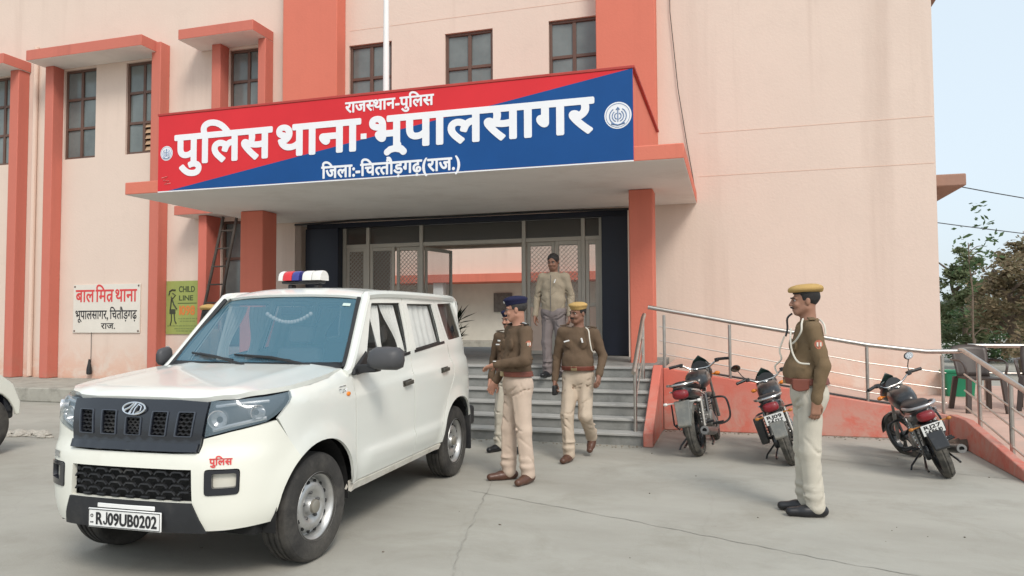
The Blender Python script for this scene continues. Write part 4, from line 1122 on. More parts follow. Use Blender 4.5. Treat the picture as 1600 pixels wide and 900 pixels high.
# curtains
def curtain(sg, x0, x1, z0, z1, pinch=.5, off=-.045, top=1.):
    q = MB(); n = 26; rows = []
    for i in range(9):
        v = i / 8; z = lerp(z1, z0, v); row = []
        w = 1 - (1 - pinch) * smoothstep(0, .75, v) * (1 - .3 * smoothstep(.75, 1, v))
        for j in range(n):
            u = j / (n - 1); x = lerp(x0, x1, u * w if x1 < x0 else u * w)
            p = shell(sg * s_x(x), z, off + .008 * math.sin(u * 30 + i * .2))
            row.append(p)
        rows.append(row)
    q.rings(rows, cap=False, closed=False); return q.build('curtain', CURT, CAR, fix=False)
for sg in (1, -1):
    curtain(sg, -1.78, -2.40, 1.25, 1.68, .98)
    curtain(sg, -2.56, -2.95, 1.30, 1.68, .5)
curtain(1, -1.06, -1.26, 1.20, 1.665, .45, -.04); curtain(1, -1.56, -1.30, 1.22, 1.675, .40, -.04); curtain(-1, -1.05, -1.30, 1.20, 1.67, .5); curtain(-1, -1.62, -1.33, 1.20, 1.67, .5)
# ------------------------------------------------------------------ sign board over the porch
SB = empty('sign_board', (-4.84, 9.3, 4.16), 0, 'long red and blue police station sign board in white Hindi lettering over the porch', 'sign')
SBM = Matrix.Translation((4.84, -9.3, -4.16))
def sbm(mb, n, m, parent=SB, **k): mb.xf(SBM); return mb.build(n, m, parent, **k)
SRED = mat('sign_red', (.62, .030, .038), .5, var=.05, vscale=1.2, spec=.25); SBLUE = mat('sign_blue', (.008, .068, .235), .5, var=.07, vscale=1.2, spec=.25); SWHITE = mat('sign_white', (.78, .78, .80), .5, var=.02)
q = MB(); q.box(-8.545, -1.135, 9.304, 9.333, 3.56, 4.76); panel_o = sbm(q, 'backing', SRED, smooth=False)
q = MB(); q.add([(-8.545, 9.300, 3.575), (-8.35, 9.300, 3.575), (-1.185, 9.300, 4.755), (-1.185, 9.300, 4.76), (-8.545, 9.300, 4.76)], [(0, 1, 2, 3, 4)]); sbm(q, 'red_field', SRED, smooth=False)
q = MB(); q.add([(-8.35, 9.300, 3.575), (-1.135, 9.300, 3.575), (-1.135, 9.300, 4.76), (-1.185, 9.300, 4.755)], [(0, 1, 2, 3)]); sbm(q, 'blue_field', SBLUE, smooth=False)
q = MB(); q.box(-8.545, -1.135, 9.297, 9.303, 3.556, 3.572); sbm(q, 'bottom_strip', SWHITE, smooth=False)
def sgn(x, z): return lambda u, v, d: V(x + u, 9.2985 - d, z + v)
HALF_S = half('स', .70); HALF_T = half('त', .56)
q = MB()
lettering(['प', '\u0941', '\u093f', 'ल', 'स'], 1.72, .43, sgn(-8.215, 3.985), q, .006, .0225, 70)
lettering(['थ', 'ा', 'न', 'ा'], 1.39, .43, sgn(-6.42, 3.985), q, .006, .0225, 70)
q.box(-5.01, -4.92, 9.2925, 9.2985, 4.13, 4.21)
UU = [('poly', [(-.11, .04), (-.15, -.03), (-.27, -.05), (-.33, -.10)], .062), ('poly', [(-.15, -.03), (-.05, -.055), (-.005, -.105)], .068)]
lettering(['भ', *UU, 'प', 'ा', 'ल', 'स', 'ा', 'ग', 'र'], 3.23, .43, sgn(-4.89, 3.985), q, .006, .0225, 70)
sbm(q, 'title_lettering', SWHITE, smooth=False)
q = MB(); lettering(['र', 'ा', 'ज', HALF_S, 'थ', 'ा', 'न', '-', 'प', '\u0941', '\u093f', 'ल', 'स'], 1.37, .145, sgn(-5.258, 4.535), q, .004, .006, 40)
sbm(q, 'small_lettering', SWHITE, smooth=False)
q = MB(); lettering(['\u093f', 'ज', 'ल', 'ा', ':', '-', '\u093f', 'च', HALF_T, 'त', '\u094c', 'ड', '\u093c', 'ग', 'ढ', '\u093c', '(', 'र', 'ा', 'ज', '.', ')'], 2.15, .165, sgn(-5.64, 3.605), q, .004, .007, 40)
sbm(q, 'district_lettering', SWHITE, smooth=False)
q = MB(); q.tube([(-8.47, 9.297, 3.78), (-8.36, 9.297, 3.80), (-8.44, 9.297, 3.74), (-8.33, 9.297, 3.73), (-8.42, 9.297, 3.68), (-8.30, 9.297, 3.69)], .006, 5); sbm(q, 'painter_signature', mat('pale_red_ink', (.75, .30, .27), .6), smooth=False)
EMB = mat('emblem_blue', (.16, .24, .40), .5)
for cx, cz, r in ((-8.385, 4.165, .115), (-1.33, 4.165, .175)):
    q = MB(); n = 32; q.add([(cx + r * math.cos(a), 9.2975, cz + r * math.sin(a)) for a in np.linspace(0, 2 * PI, n + 1)[:-1]], [tuple(range(n))]); e = sbm(q, 'emblem', SWHITE, smooth=False)
    q = MB(); P = lambda u, v: (cx + u * r, 9.296, cz + v * r)
    q.tube([P(.88 * math.cos(a), .88 * math.sin(a)) for a in np.linspace(0, 2 * PI, 33)[:-1]], .022 * r, 4, loop=True)
    for sg in (1, -1):
        for rr_, a0, a1 in ((.62, -1.1, 1.0), (.42, -1.2, .9), (.24, -1.2, 1.2)): q.tube([P(sg * rr_ * math.cos(a), rr_ * math.sin(a) - .05) for a in np.linspace(a0, a1, 9)], .04 * r, 4)
    q.tube([P(0, -.45), P(0, .55)], .05 * r, 4); q.tube([P(-.12, .42), P(0, .6), P(.12, .42)], .05 * r, 4); q.tube([P(-.5, -.6), P(0, -.72), P(.5, -.6)], .06 * r, 4)
    q.xf(SBM); q.build('emblem_drawing', EMB, e, smooth=False)

# ------------------------------------------------------------------ wall signs
WS1 = empty('wall_sign', (-13.35, WY - .02, 1.83), 0, 'white wall sign with red and black Hindi lettering left of the green poster', 'sign')
T_ = Matrix.Translation((13.35, -WY + .02, -1.83))
q = MB(); q.box(-14.285, -12.42, WY - .03, WY - .004, 1.29, 2.375); q.xf(T_); q.build('board', mat('sign_cream', (.68, .64, .57), .7, var=.04, vscale=2), WS1, bevel=.003)
q = MB()
for x in (-14.24, -12.46):
    for z in (1.33, 2.33): q.lathe([(.022, WY - .036), (.022, WY - .03)], (x, 0, z), 'y', 8)
q.xf(T_); q.build('fixing_screw', BROWN, WS1)
def w1(x, z): return lambda u, v, d: V(x + u, WY - .0312 - d, z + v)
SLASH = ('poly', [(-.155, .30), (-.34, .02)], .042)
q = MB(); lettering(['ब', 'ा', 'ल', ('gap', .12), '\u093f', 'म', 'त', SLASH, ('gap', .12), 'थ', 'ा', 'न', 'ा'], 1.70, .265, w1(-14.21, 1.985), q, .003, .006, 40); q.xf(T_); q.build('red_lettering', REDPT, WS1, smooth=False)
q = MB(); lettering(['भ', '\u0942', 'प', 'ा', 'ल', 'स', 'ा', 'ग', 'र', ',', ('gap', .2), '\u093f', 'च', 'त', '\u094c', 'ड', '\u093c', 'ग', 'ढ', '\u093c'], 1.72, .185, w1(-14.22, 1.60), q, .003, .003, 36)
lettering(['र', 'ा', 'ज', '.'], .40, .12, w1(-13.48, 1.38), q, .003, .003, 30); q.xf(T_); q.build('black_lettering', INK, WS1, smooth=False)

WS2 = empty('helpline_poster', (-11.3, WY - .02, 1.83), 0, 'green child helpline poster with a child figure beside the ladder', 'poster')
T_ = Matrix.Translation((11.3, -WY + .02, -1.83))
q = MB(); q.box(-11.725, -10.88, WY - .022, WY - .004, 1.26, 2.41); q.xf(T_); q.build('sheet', mat('poster_green', (.30, .35, .10), .7, var=.08, vscale=3), WS2)
def w2(x, z): return lambda u, v, d: V(x + u, WY - .0235 - d, z + v)
q = MB(); lettering(list('CHILD'), .42, .13, w2(-11.40, 2.17), q, .002, .004, 30, asc=.727); lettering(list('LINE'), .38, .11, w2(-11.40, 1.99), q, .002, .004, 30, asc=.727); q.box(-11.42, -10.93, WY - .0255, WY - .0235, 1.92, 1.935)
q.xf(T_); q.build('black_lettering', mat('green_black_ink', (.06, .08, .03), .6), WS2, smooth=False)
q = MB(); lettering(list('1098'), .45, .20, w2(-11.42, 1.68), q, .002, .008, 30, asc=.727); q.xf(T_); q.build('number_lettering', mat('orange_ink', (.62, .20, .05), .6), WS2, smooth=False)
q = MB(); P = lambda u, v: (-11.58 + u, WY - .026, 1.95 + v)
q.tube([P(-.07, .16), P(-.05, .24), P(.02, .27), P(.10, .26)], .018, 5); q.tube([P(-.02, .12), P(.03, .08), P(.10, .15), P(.02, .20)], .012, 5); q.tube([P(0, .1), P(.06, -.05), P(.14, -.15)], .014, 5); q.tube([P(0, .1), P(-.03, -.16)], .014, 5)
q.box(-11.63, -11.48, WY - .030, WY - .0235, 1.70, 1.80)
q.tube([P(0, -.25), P(.0, -.40), P(-.03, -.50)], .012, 5); q.tube([P(.07, -.25), P(.09, -.40), P(.13, -.46)], .012, 5)
q.xf(T_); q.build('child_figure', mat('figure_ink', (.05, .06, .04), .6), WS2, smooth=False)
q = MB(); 
for z, a, b in ((1.585, -11.40, -10.95), (1.53, -11.36, -10.98), (1.43, -11.68, -10.92), (1.37, -11.50, -11.0), (1.32, -11.45, -11.1)):
    x = a
    while x < b: w = random.uniform(.03, .09); q.box(x, x + w, WY - .025, WY - .0235, z, z + .022); x += w + .02
q.xf(T_); q.build('small_print', mat('faded_ink', (.20, .24, .08), .7), WS2, smooth=False)
# ------------------------------------------------------------------ motorcycles
MTYRE = mat('motorcycle_tyre', (.05, .048, .043), .9, var=.2, vscale=12, dirt=((.17, .155, .13), .8), dscale=7, dcov=.42)
MBLK = mat('dusty_black_paint', (.016, .017, .019), .28, var=.1, coat=.3, dirt=((.13, .12, .105), .55), dscale=6, dcov=.5)
MGREY = mat('dusty_grey_plastic', (.15, .155, .145), .7, var=.12, vscale=9, dirt=((.28, .26, .22), .7), dscale=8, dcov=.45)
MMET = mat('engine_alloy', (.28, .27, .25), .45, metal=.6, var=.15, vscale=14, dirt=((.12, .10, .08), .7), dscale=9)
MCHR = mat('motorcycle_chrome', (.55, .54, .52), .22, metal=1., var=.1)
MSEAT = mat('vinyl_seat', (.022, .022, .023), .55, bump=.2, bscale=200)
MRED = mat('tail_red', (.21, .012, .018), .3, spec=.5, coat=.2, dirt=((.16, .09, .08), .4), dscale=8)
MDASH = mat('dash_green_black', (.02, .035, .03), .2, spec=.6)
def motorcycle(loc, heading, lean, label, plate=None, box=False, mirror=(True, True), accent=(.35, .35, .36), fender_grey=True, steer=.25, size=1.):
    tailw = 1.
    B = empty('motorcycle', (0, 0, 0), 0, label, 'motorcycle', 'motorcycles parked along the ramp')
    B.matrix_world = Matrix.Translation(loc) @ Matrix.Rotation(PI / 2 + heading, 4, 'Z') @ Matrix.Rotation(-lean, 4, 'X') @ Matrix.Scale(size, 4)
    ACC = mat('bike_accent_%d' % int(accent[0] * 100 + accent[2] * 7), accent, .3, metal=.3, coat=.3)
    R = .295; FX = 1.25
    def mwheel(x, w, par, rear):
        W = empty('wheel', (x, 0, R)); W.parent = par
        t = MB(); t.lathe([(.215, -w * .42), (.245, -w * .52), (.272, -w * .46), (.288, -w * .28), (R, -.012), (.289, -.004), (.289, .004), (R, .012), (.288, w * .28), (.272, w * .46), (.245, w * .52), (.215, w * .42)], (0, 0, 0), 'y', 40, cap=False); t.build('tyre', MTYRE, W, ang=30)
        r_ = MB(); r_.lathe([(.218, -w * .4), (.205, -w * .36), (.195, -.02), (.195, .02), (.205, w * .36), (.218, w * .4)], (0, 0, 0), 'y', 36, cap=False)
        for k in range(5):
            a = 2 * PI * k / 5 + .2
            for da in (-.12, .12): r_.bar((.05 * math.cos(a), 0, .05 * math.sin(a)), (.198 * math.cos(a + da), 0, .198 * math.sin(a + da)), .018, .022, (0, 1, 0))
        r_.lathe([(.002, -.06), (.055, -.05), (.06, 0), (.055, .05), (.002, .06)], (0, 0, 0), 'y', 20); r_.build('alloy_rim', MBLK, W)
        return W
    mwheel(0, .115, B, True)
    # steering assembly
    ST_ = empty('front_fork', (1.02, 0, .78)); ST_.parent = B; ST_.rotation_euler = (0, 0, steer)
    def fx(x, y, z): return (x - 1.02, y, z - .78)
    mwheel(0, .09, ST_, False).location = fx(FX, 0, R)
    for s in (1, -1):
        q = MB(); q.tube([fx(FX, s * .085, R), fx(1.12, s * .085, .60)], .022, 10); q.tube([fx(1.12, s * .085, .60), fx(.99, s * .085, .92)], .017, 10); q.build('fork_leg', MMET if s else MBLK, ST_)
    q = MB(); rows = [[V(*fx(FX + .325 * math.cos(a), w, R + .325 * math.sin(a) - abs(w) * .25)) for w in (-.06, -.03, 0, .03, .06)] for a in np.linspace(.25, 2.5, 14)]; q.rings(rows, cap=False, closed=False); q.build('front_mudguard', MBLK, ST_, solid=.006)
    q = MB(); n = 14
    rs = [[V(*fx(x, r * math.cos(a) * 1.05, .86 + dz + r * math.sin(a))) for a in np.linspace(0, 2 * PI, n + 1)[:-1]] for x, r, dz in ((1.20, .075, -.02), (1.19, .10, -.02), (1.12, .125, .0), (1.05, .13, .03), (1.0, .11, .06))]
    q.rings(rs); h = q.build('headlamp_cowl', MBLK, ST_)
    q = MB(); q.lathe([(.002, .185), (.06, .183), (.08, .175)], fx(1.02, 0, .84), 'x', 18); q.build('headlamp_glass', HLG, h)
    q = MB(); q.rings([[V(*fx(1.12 - u * .06, y * (1 - u * .35), .97 + u * .13 - abs(y) * u * .55)) for y in np.linspace(-.12, .12, 9)] for u in np.linspace(0, 1, 5)], cap=False, closed=False); q.build('fly_screen', MDASH, ST_, solid=.006)
    q = MB(); q.box(*[-.055, .045], -.115, .115, .165, .215); q.xf(Matrix.Rotation(.45, 4, 'Y')); ds = q.build('instrument_pod', MBLK, ST_, bevel=.02)
    q = MB()
    for yc in (-.055, .055): q.lathe([(.002, 0), (.040, 0), (.042, .006)], (-.005, yc, .218), 'z', 20)
    q.xf(Matrix.Rotation(.45, 4, 'Y')); q.build('dial', mat('dial_face', (.25, .28, .27), .3), ds)
    q = MB(); hb = catmull([(.93, .36, 1.00), (.96, .24, 1.01), (1.0, .12, .94), (1.0, 0, .93), (1.0, -.12, .94), (.96, -.24, 1.01), (.93, -.36, 1.00)], 5); q.tube([fx(*p) for p in hb], .012, 8); q.build('handlebar', MCHR, ST_)
    for s in (1, -1):
        q = MB(); q.tube([fx(.962, s * .245, 1.01), fx(.93, s * .375, 1.0)], .019, 10); q.build('grip', BLACK, ST_)
        q = MB(); q.tube([fx(.985, s * .21, 1.0), fx(1.01, s * .26, .995), fx(1.0, s * .37, .985)], .006, 6); q.build('lever', MBLK, ST_)
        q = MB(); q.bar(fx(.97, s * .20, 1.0), fx(.965, s * .245, 1.005), .05, .05); q.build('switch_housing', BLACK, ST_, bevel=.006)
        q = MB(); q.ball(fx(1.08, s * .185, .84), 1, 10, 6, (.035, .04, .025)); q.tube([fx(1.06, s * .1, .84), fx(1.08, s * .17, .84)], .008, 6); q.build('front_indicator', AMBER, ST_)
        if mirror[0 if s > 0 else 1]:
            q = MB(); q.tube([fx(.965, s * .235, 1.01), fx(1.0, s * .27, 1.07), fx(.97, s * .30, 1.15)], .006, 6); ms = q.build('mirror_stalk', BLACK, ST_)
            q = MB(); q.ball(fx(.96, s * .315, 1.19), 1, 14, 8, (.015, .065, .045)); q.build('mirror_shell', BLACK, ms)
            q = MB(); q.lathe([(.001, 0), (.9, 0)], (0, 0, 0), 'x', 16); q.xf(Matrix.Translation(fx(.944, s * .315, 1.19)) @ Matrix.Diagonal((1, .062, .042, 1))); q.build('mirror_face', mat('sky_mirror', (.85, .85, .84), .05, metal=1.), ms, smooth=False)
    # frame, engine
    q = MB()
    for s in (1, -1):
        q.tube([(.95, s * .05, .80), (.55, s * .09, .66), (.10, s * .11, .68), (-.22, s * .10, .74)], .016, 8); q.tube([(.55, s * .09, .66), (.42, s * .10, .35), (0, s * .09, R)], .018, 8)
    q.tube([(.97, 0, .74), (.80, 0, .30), (.42, 0, .26)], .02, 8); q.build('frame', MBLK, B)
    for s in (1, -1):
        q = MB(); q.tube([(.02, s * .115, .32), (.10, s * .115, .64)], .022, 10); sh = q.build('shock_absorber', MMET, B)
        q = MB()
        q.tube([(.02 + .08 * t + .0 , s * .115 + .030 * math.cos(t * 50), .34 + .27 * t + .030 * math.sin(t * 50) * .3) for t in np.linspace(0, 1, 70)], .006, 5); q.build('spring', MCHR, sh)
    q = MB(); q.box(.40, .72, -.11, .11, .27, .42); q.lathe([(.10, -.14), (.115, -.12), (.115, .12), (.10, .14)], (.50, 0, .34), 'y', 20); 
    en = q.build('engine', MMET, B, bevel=.02)
    q = MB()
    for k in range(6): q.box(.60 + k * .008, .76 + k * .012, -.085, .085, .42 + k * .028, .434 + k * .028)
    q.box(.63, .76, -.06, .06, .42, .60); q.build('cylinder', MMET, en, bevel=.004)
    # exhaust on the right
    q = MB(); q.tube(catmull([(.78, -.04, .45), (.86, -.07, .34), (.74, -.12, .22), (.45, -.13, .21)], 5), .02, 10); q.tube(catmull([(.45, -.135, .21), (.2, -.15, .235), (-.1, -.165, .275), (-.32, -.175, .31)], 4), [.028, .04, .045, .046, .048, .048, .048, .048, .048, .048, .048, .048, .046][:13], 14); ex = q.build('exhaust', mat('exhaust_metal', (.20, .19, .18), .4, metal=.7, var=.2, vscale=10), B)
    q = MB(); q.lathe([(.001, -.322), (.024, -.322)], (0, -.175, .31), 'x', 14); q.build('exhaust_tip', LINER, ex, smooth=False)
    q = MB(); q.box(.02, .46, .075, .125, .24, .36); q.lathe([(.08, .075), (.08, .128)], (0.02, 0, .30), 'y', 20); q.build('chain_case', MBLK, B, bevel=.015)
    # tank, seat, panels
    def loft(name, secs, m, par=B, n=18, **k):
        q = MB(); rs = []
        for x, zc, hw, hh, sq in secs:
            rs.append([V(x, hw * math.copysign(abs(math.cos(a)) ** sq, math.cos(a)), zc + hh * math.copysign(abs(math.sin(a)) ** sq, math.sin(a))) for a in np.linspace(0, 2 * PI, n + 1)[:-1]])
        q.rings(rs); return q.build(name, m, par, ang=60, **k)
    tk = loft('fuel_tank', [(.46, .76, .06, .05, .8), (.50, .775, .10, .085, .75), (.62, .80, .135, .115, .75), (.78, .82, .145, .12, .75), (.90, .82, .12, .10, .8), (.97, .81, .06, .05, .9)], MBLK)
    q = MB(); q.lathe([(.001, .012), (.032, .010), (.036, 0)], (.74, 0, .935), 'z', 16); q.build('filler_cap', MCHR, tk)
    loft('seat', [(-.26, .805, .05, .02, .7), (-.22, .815, .10, .04, .6), (-.05, .805, .125, .05, .55), (.14, .79, .13, .05, .55), (.26, .765, .12, .045, .55), (.42, .765, .085, .045, .6), (.52, .79, .05, .03, .8)], MSEAT)
    loft('tail_cowl', [(-.36, .765, .045, .035, .7), (-.33, .755, .085, .055, .65), (-.15, .725, .125, .06, .6), (.1, .69, .125, .07, .6), (.28, .65, .11, .09, .6), (.36, .63, .07, .07, .8)], MBLK)
    for s in (1, -1):
        q = MB(); q.rings([[V(x, s * (.128 + dx), z) for x, z in ((-.28, .77), (.05, .73), (.30, .66), (.30, .645), (.05, .71), (-.28, .755))] for dx in (-.01, .004)]); q.build('side_stripe', ACC, B)
    # tail lamp, grab rail, mudguard
    q = MB(); rs = []
    for x, hw, hh in ((-.335, .088 * tailw, .056), (-.385, .080 * tailw, .050), (-.405, .058 * tailw, .036)): rs.append([V(x + (.02 if False else 0), hw * math.copysign(abs(math.cos(a)) ** .7, math.cos(a)), .728 + hh * math.copysign(abs(math.sin(a)) ** .7, math.sin(a))) for a in np.linspace(0, 2 * PI, 19)[:-1]])
    q.rings(rs); q.build('tail_lamp', MRED, B, ang=60)
    q = MB(); q.tube(catmull([(.02, .135, .80), (-.18, .15, .83), (-.34, .125, .835), (-.40, .05, .835), (-.40, -.05, .835), (-.34, -.125, .835), (-.18, -.15, .83), (.02, -.135, .80)], 5), .014, 10); q.build('grab_rail', MCHR if fender_grey else mat('silver_rail', (.42, .42, .43), .35, metal=.6), B)
    FM = MGREY if fender_grey else MBLK
    q = MB(); rows = []
    for t in np.linspace(0, 1, 14):
        a = lerp(1.3, 2.75, t); r_ = .345 + .03 * t; w = .075 - .012 * t
        rows.append([V(r_ * math.cos(a), y * w, R + r_ * math.sin(a) - abs(y) ** 2 * .035) for y in (-1, -.8, -.4, 0, .4, .8, 1)])
    q.rings(rows, cap=False, closed=False); q.build('rear_mudguard', FM, B, solid=.008)
    q = MB(); q.prism([(-.33, .66), (-.37, .66), (-.46, .40), (-.44, .38), (-.40, .38)], -.085, .085, lambda u, v, d: V(u, d * (1 - (0.66 - v) * .6), v)); q.build('mudguard_flap', FM, B, bevel=.01)
    for s in (1, -1):
        q = MB(); q.tube([(-.33, s * .08, .64), (-.34, s * .17, .64)], .008, 6); q.ball((-.345, s * .185, .64), 1, 10, 6, (.018, .026, .018)); q.build('rear_indicator', CLEARL if plate is None else mat('smoked_amber', (.42, .16, .03), .3), B)
    if plate:
        Pm = Matrix.Translation((-.405, 0, .60)) @ Matrix.Rotation(math.radians(-14), 4, 'Y')
        q = MB(); q.box(-.004, .0, -.105, .105, -.058, .058); q.xf(Pm); p_ = q.build('number_plate', PLATEW, B, bevel=.002)
        q = MB(); 
        for r_, tx in enumerate(plate): lettering(list(tx), .17, .040, lambda x, y, d: V(-.0045 - d, .085 - x, .008 - r_ * .052 + y), q, .001, .002, 24, asc=.727)
        q.xf(Pm); q.build('plate_lettering', INK, p_, smooth=False)
    # pegs, crash guard, stand
    for s in (1, -1):
        q = MB(); q.tube([(.42, s * .10, .29), (.42, s * .26, .30)], .015, 8); q.build('foot_peg', BLACK, B); q = MB(); q.tube([(.06, s * .12, .35), (.06, s * .22, .36)], .013, 8); q.build('foot_peg', BLACK, B)
        q = MB(); q.tube(catmull([(.84, s * .03, .56), (.82, s * .22, .56), (.80, s * .28, .50), (.80, s * .28, .32), (.78, s * .20, .25), (.74, s * .05, .25)], 4), .013, 8); q.build('crash_guard', MBLK, B)
    q = MB(); q.tube([(.36, .11, .25), (.30, .26, .10 + .26 * math.tan(lean) - .05), (.27, .30, .015 + .30 * math.tan(lean) - .04)], .011, 8); q.build('side_stand', MBLK, B)
    q = MB(); q.tube([(.02, .16, .11), (.10, .16, .12), (.30, .10, .22), (.30, -.10, .22), (.10, -.16, .12), (.02, -.16, .11)], .013, 8); q.build('centre_stand', MBLK, B)
    if box:
        q = MB(); q.rings([[V(x, .155 + dy, z) for x, z in rounded([(-.16, .32), (.10, .32), (.16, .62), (-.20, .64)], .05, 3)] for dy in (0, .09)]); q.build('side_box', MBLK, B, bevel=.015)
    else:
        q = MB(); q.tube([(-.25, .145, .62), (-.28, .15, .40), (-.10, .15, .33), (.1, .15, .36)], .009, 8); q.build('saree_guard', MBLK, B)
    q = MB(); q.tube([(1.03, .03, .95), (1.10, .10, .86), (1.0, .06, .72), (.8, .05, .70)], .006, 5); q.build('cable', BLACK, B)
    return B
motorcycle((-.34, 8.56, 0), -.15, math.radians(11), 'dusty black motorcycle with grey mudguard and no number plate nearest the steps', None, False, (False, False), (.42, .41, .38), True, .10)
motorcycle((.63, 8.30, 0), -.06, math.radians(19), 'black motorcycle with white plate and side box, middle one of the three', ('RJ09', 'S4127'), True, (True, False), (.30, .30, .31), True, .15, .92)
motorcycle((2.02, 8.05, 0), -.03, math.radians(22), 'black motorcycle with raised mirror leaning at the foot of the ramp, farthest right', ('RJ27', 'SA8610'), False, (False, True), (.34, .34, .36), False, .45, .92)
# ------------------------------------------------------------------ people: smooth blended fields turned into one skin
class Field:
    def __init__(s, lo, hi, h):
        s.lo = np.array(lo, float); s.h = h; s.n = (np.ceil((np.array(hi) - s.lo) / h)).astype(int) + 1
        s.D = np.full(tuple(s.n), .25, np.float32)
    def _sub(s, lo, hi):
        i0 = np.maximum(0, np.floor((np.array(lo) - s.lo) / s.h).astype(int)); i1 = np.minimum(s.n, np.ceil((np.array(hi) - s.lo) / s.h).astype(int) + 1)
        if np.any(i1 <= i0): return None
        ax = [s.lo[k] + s.h * np.arange(i0[k], i1[k]) for k in range(3)]
        return tuple(slice(a, b) for a, b in zip(i0, i1)), np.stack(np.meshgrid(*ax, indexing='ij'), -1).astype(np.float32)
    def put(s, fn, lo, hi, k=.02, op='add'):
        m = max(k, .02) + 2 * s.h
        r = s._sub(np.array(lo) - m, np.array(hi) + m)
        if r is None: return
        sl, P = r; d = fn(P); A = s.D[sl]
        if op == 'add':
            hh = np.maximum(k - np.abs(A - d), 0) / k; s.D[sl] = np.minimum(A, d) - hh * hh * k * .25
        else:
            d = -d; hh = np.maximum(k - np.abs(A - d), 0) / k; s.D[sl] = np.maximum(A, d) + hh * hh * k * .25
    def cone(s, a, b, ra, rb, k=.02, op='add', flat=None):
        a = np.array(a, np.float32); b = np.array(b, np.float32); ab = b - a; L2 = float(ab @ ab) + 1e-9; R = max(ra, rb)
        def fn(P):
            t = np.clip(((P - a) @ ab) / L2, 0, 1)[..., None]; q = P - a - t * ab
            if flat is not None:
                ax, f = flat; ax = np.array(ax, np.float32); q = q + (q @ ax)[..., None] * ax * (f - 1)
            return np.linalg.norm(q, axis=-1) - (ra + (rb - ra) * t[..., 0])
        s.put(fn, np.minimum(a, b) - R, np.maximum(a, b) + R, k, op)
    def ell(s, c, r, k=.02, op='add', M=None):
        c = np.array(c, np.float32); r = np.array(r, np.float32); R = float(r.max()) if M is not None else r
        Mi = None if M is None else np.array(M.inverted(), np.float32)
        def fn(P):
            q = P - c
            if Mi is not None: q = q @ Mi.T
            k0 = np.linalg.norm(q / r, axis=-1); k1 = np.linalg.norm(q / (r * r), axis=-1) + 1e-9
            return k0 * (k0 - 1) / k1
        s.put(fn, c - R, c + R, k, op)
    def cut(s, n, d):           # keep n.p < d
        ax = [s.lo[k] + s.h * np.arange(s.n[k]) for k in range(3)]
        f = (n[0] * ax[0][:, None, None] + n[1] * ax[1][None, :, None] + n[2] * ax[2][None, None, :] - d).astype(np.float32)
        s.D = np.maximum(s.D, f)
    def wrinkle(s, amp, seed, freq=38, stretch=(1, 1, .45)):
        r = np.random.RandomState(seed); near = np.nonzero(np.abs(s.D) < 3 * s.h + .02)
        P = s.lo + np.stack(near, -1) * s.h
        w = np.zeros(len(P))
        for i in range(7):
            v = r.normal(size=3) * np.array(stretch) ; v = v / np.linalg.norm(v) * freq * r.uniform(.5, 1.5); w += np.sin(P @ v + r.uniform(0, 6.3) + 1.5 * np.sin(P @ (r.normal(size=3) * 9)))
        s.D[near] += (amp * w / 3).astype(np.float32)
    def mesh(s):
        D = s.D; D[0] = D[-1] = np.maximum(D[0], .01); D[:, 0] = np.maximum(D[:, 0], .01); D[:, -1] = np.maximum(D[:, -1], .01); D[:, :, 0] = np.maximum(D[:, :, 0], .01); D[:, :, -1] = np.maximum(D[:, :, -1], .01); D[0] = np.maximum(D[0], .01)
        neg = D < 0; nx, ny, nz = D.shape
        cnt = np.zeros((nx - 1, ny - 1, nz - 1), np.int8)
        for i in (0, 1):
            for j in (0, 1):
                for k in (0, 1): cnt += neg[i:nx - 1 + i, j:ny - 1 + j, k:nz - 1 + k]
        cells = np.stack(np.nonzero((cnt > 0) & (cnt < 8)), -1)
        idx = np.full(cnt.shape, -1, np.int64); idx[tuple(cells.T)] = np.arange(len(cells))
        acc = np.zeros((len(cells), 3)); num = np.zeros(len(cells))
        cor = [(i, j, k) for i in (0, 1) for j in (0, 1) for k in (0, 1)]
        val = {c: D[cells[:, 0] + c[0], cells[:, 1] + c[1], cells[:, 2] + c[2]] for c in cor}
        for a in cor:
            for ax in range(3):
                if a[ax]: continue
                b = tuple(1 if q == ax else a[q] for q in range(3)); fa, fb = val[a], val[b]; m = (fa < 0) != (fb < 0)
                t = fa[m] / (fa[m] - fb[m]); p = np.tile(np.array(a, float), (m.sum(), 1)); p[:, ax] += t; acc[m] += p; num[m] += 1
        vs = s.lo + (cells + acc / num[:, None]) * s.h
        quads = []
        for ax in range(3):
            o1, o2 = [(1, 2), (2, 0), (0, 1)][ax]
            A = neg; sl0 = [slice(1, -1)] * 3; sl0[ax] = slice(0, -1); sl1 = [slice(1, -1)] * 3; sl1[ax] = slice(1, None)
            n0, n1 = A[tuple(sl0)], A[tuple(sl1)]; e = np.stack(np.nonzero(n0 != n1), -1)
            if len(e) == 0: continue
            flip = n0[tuple(e.T)]; base = e + 1; base[:, ax] -= 1
            def at(d1, d2):
                q = base.copy(); q[:, o1] += d1; q[:, o2] += d2; return idx[tuple(q.T)]
            Q = np.stack([at(-1, -1), at(0, -1), at(0, 0), at(-1, 0)], -1); Q[~flip] = Q[~flip][:, ::-1]; quads.append(Q)
        return vs, np.concatenate(quads)
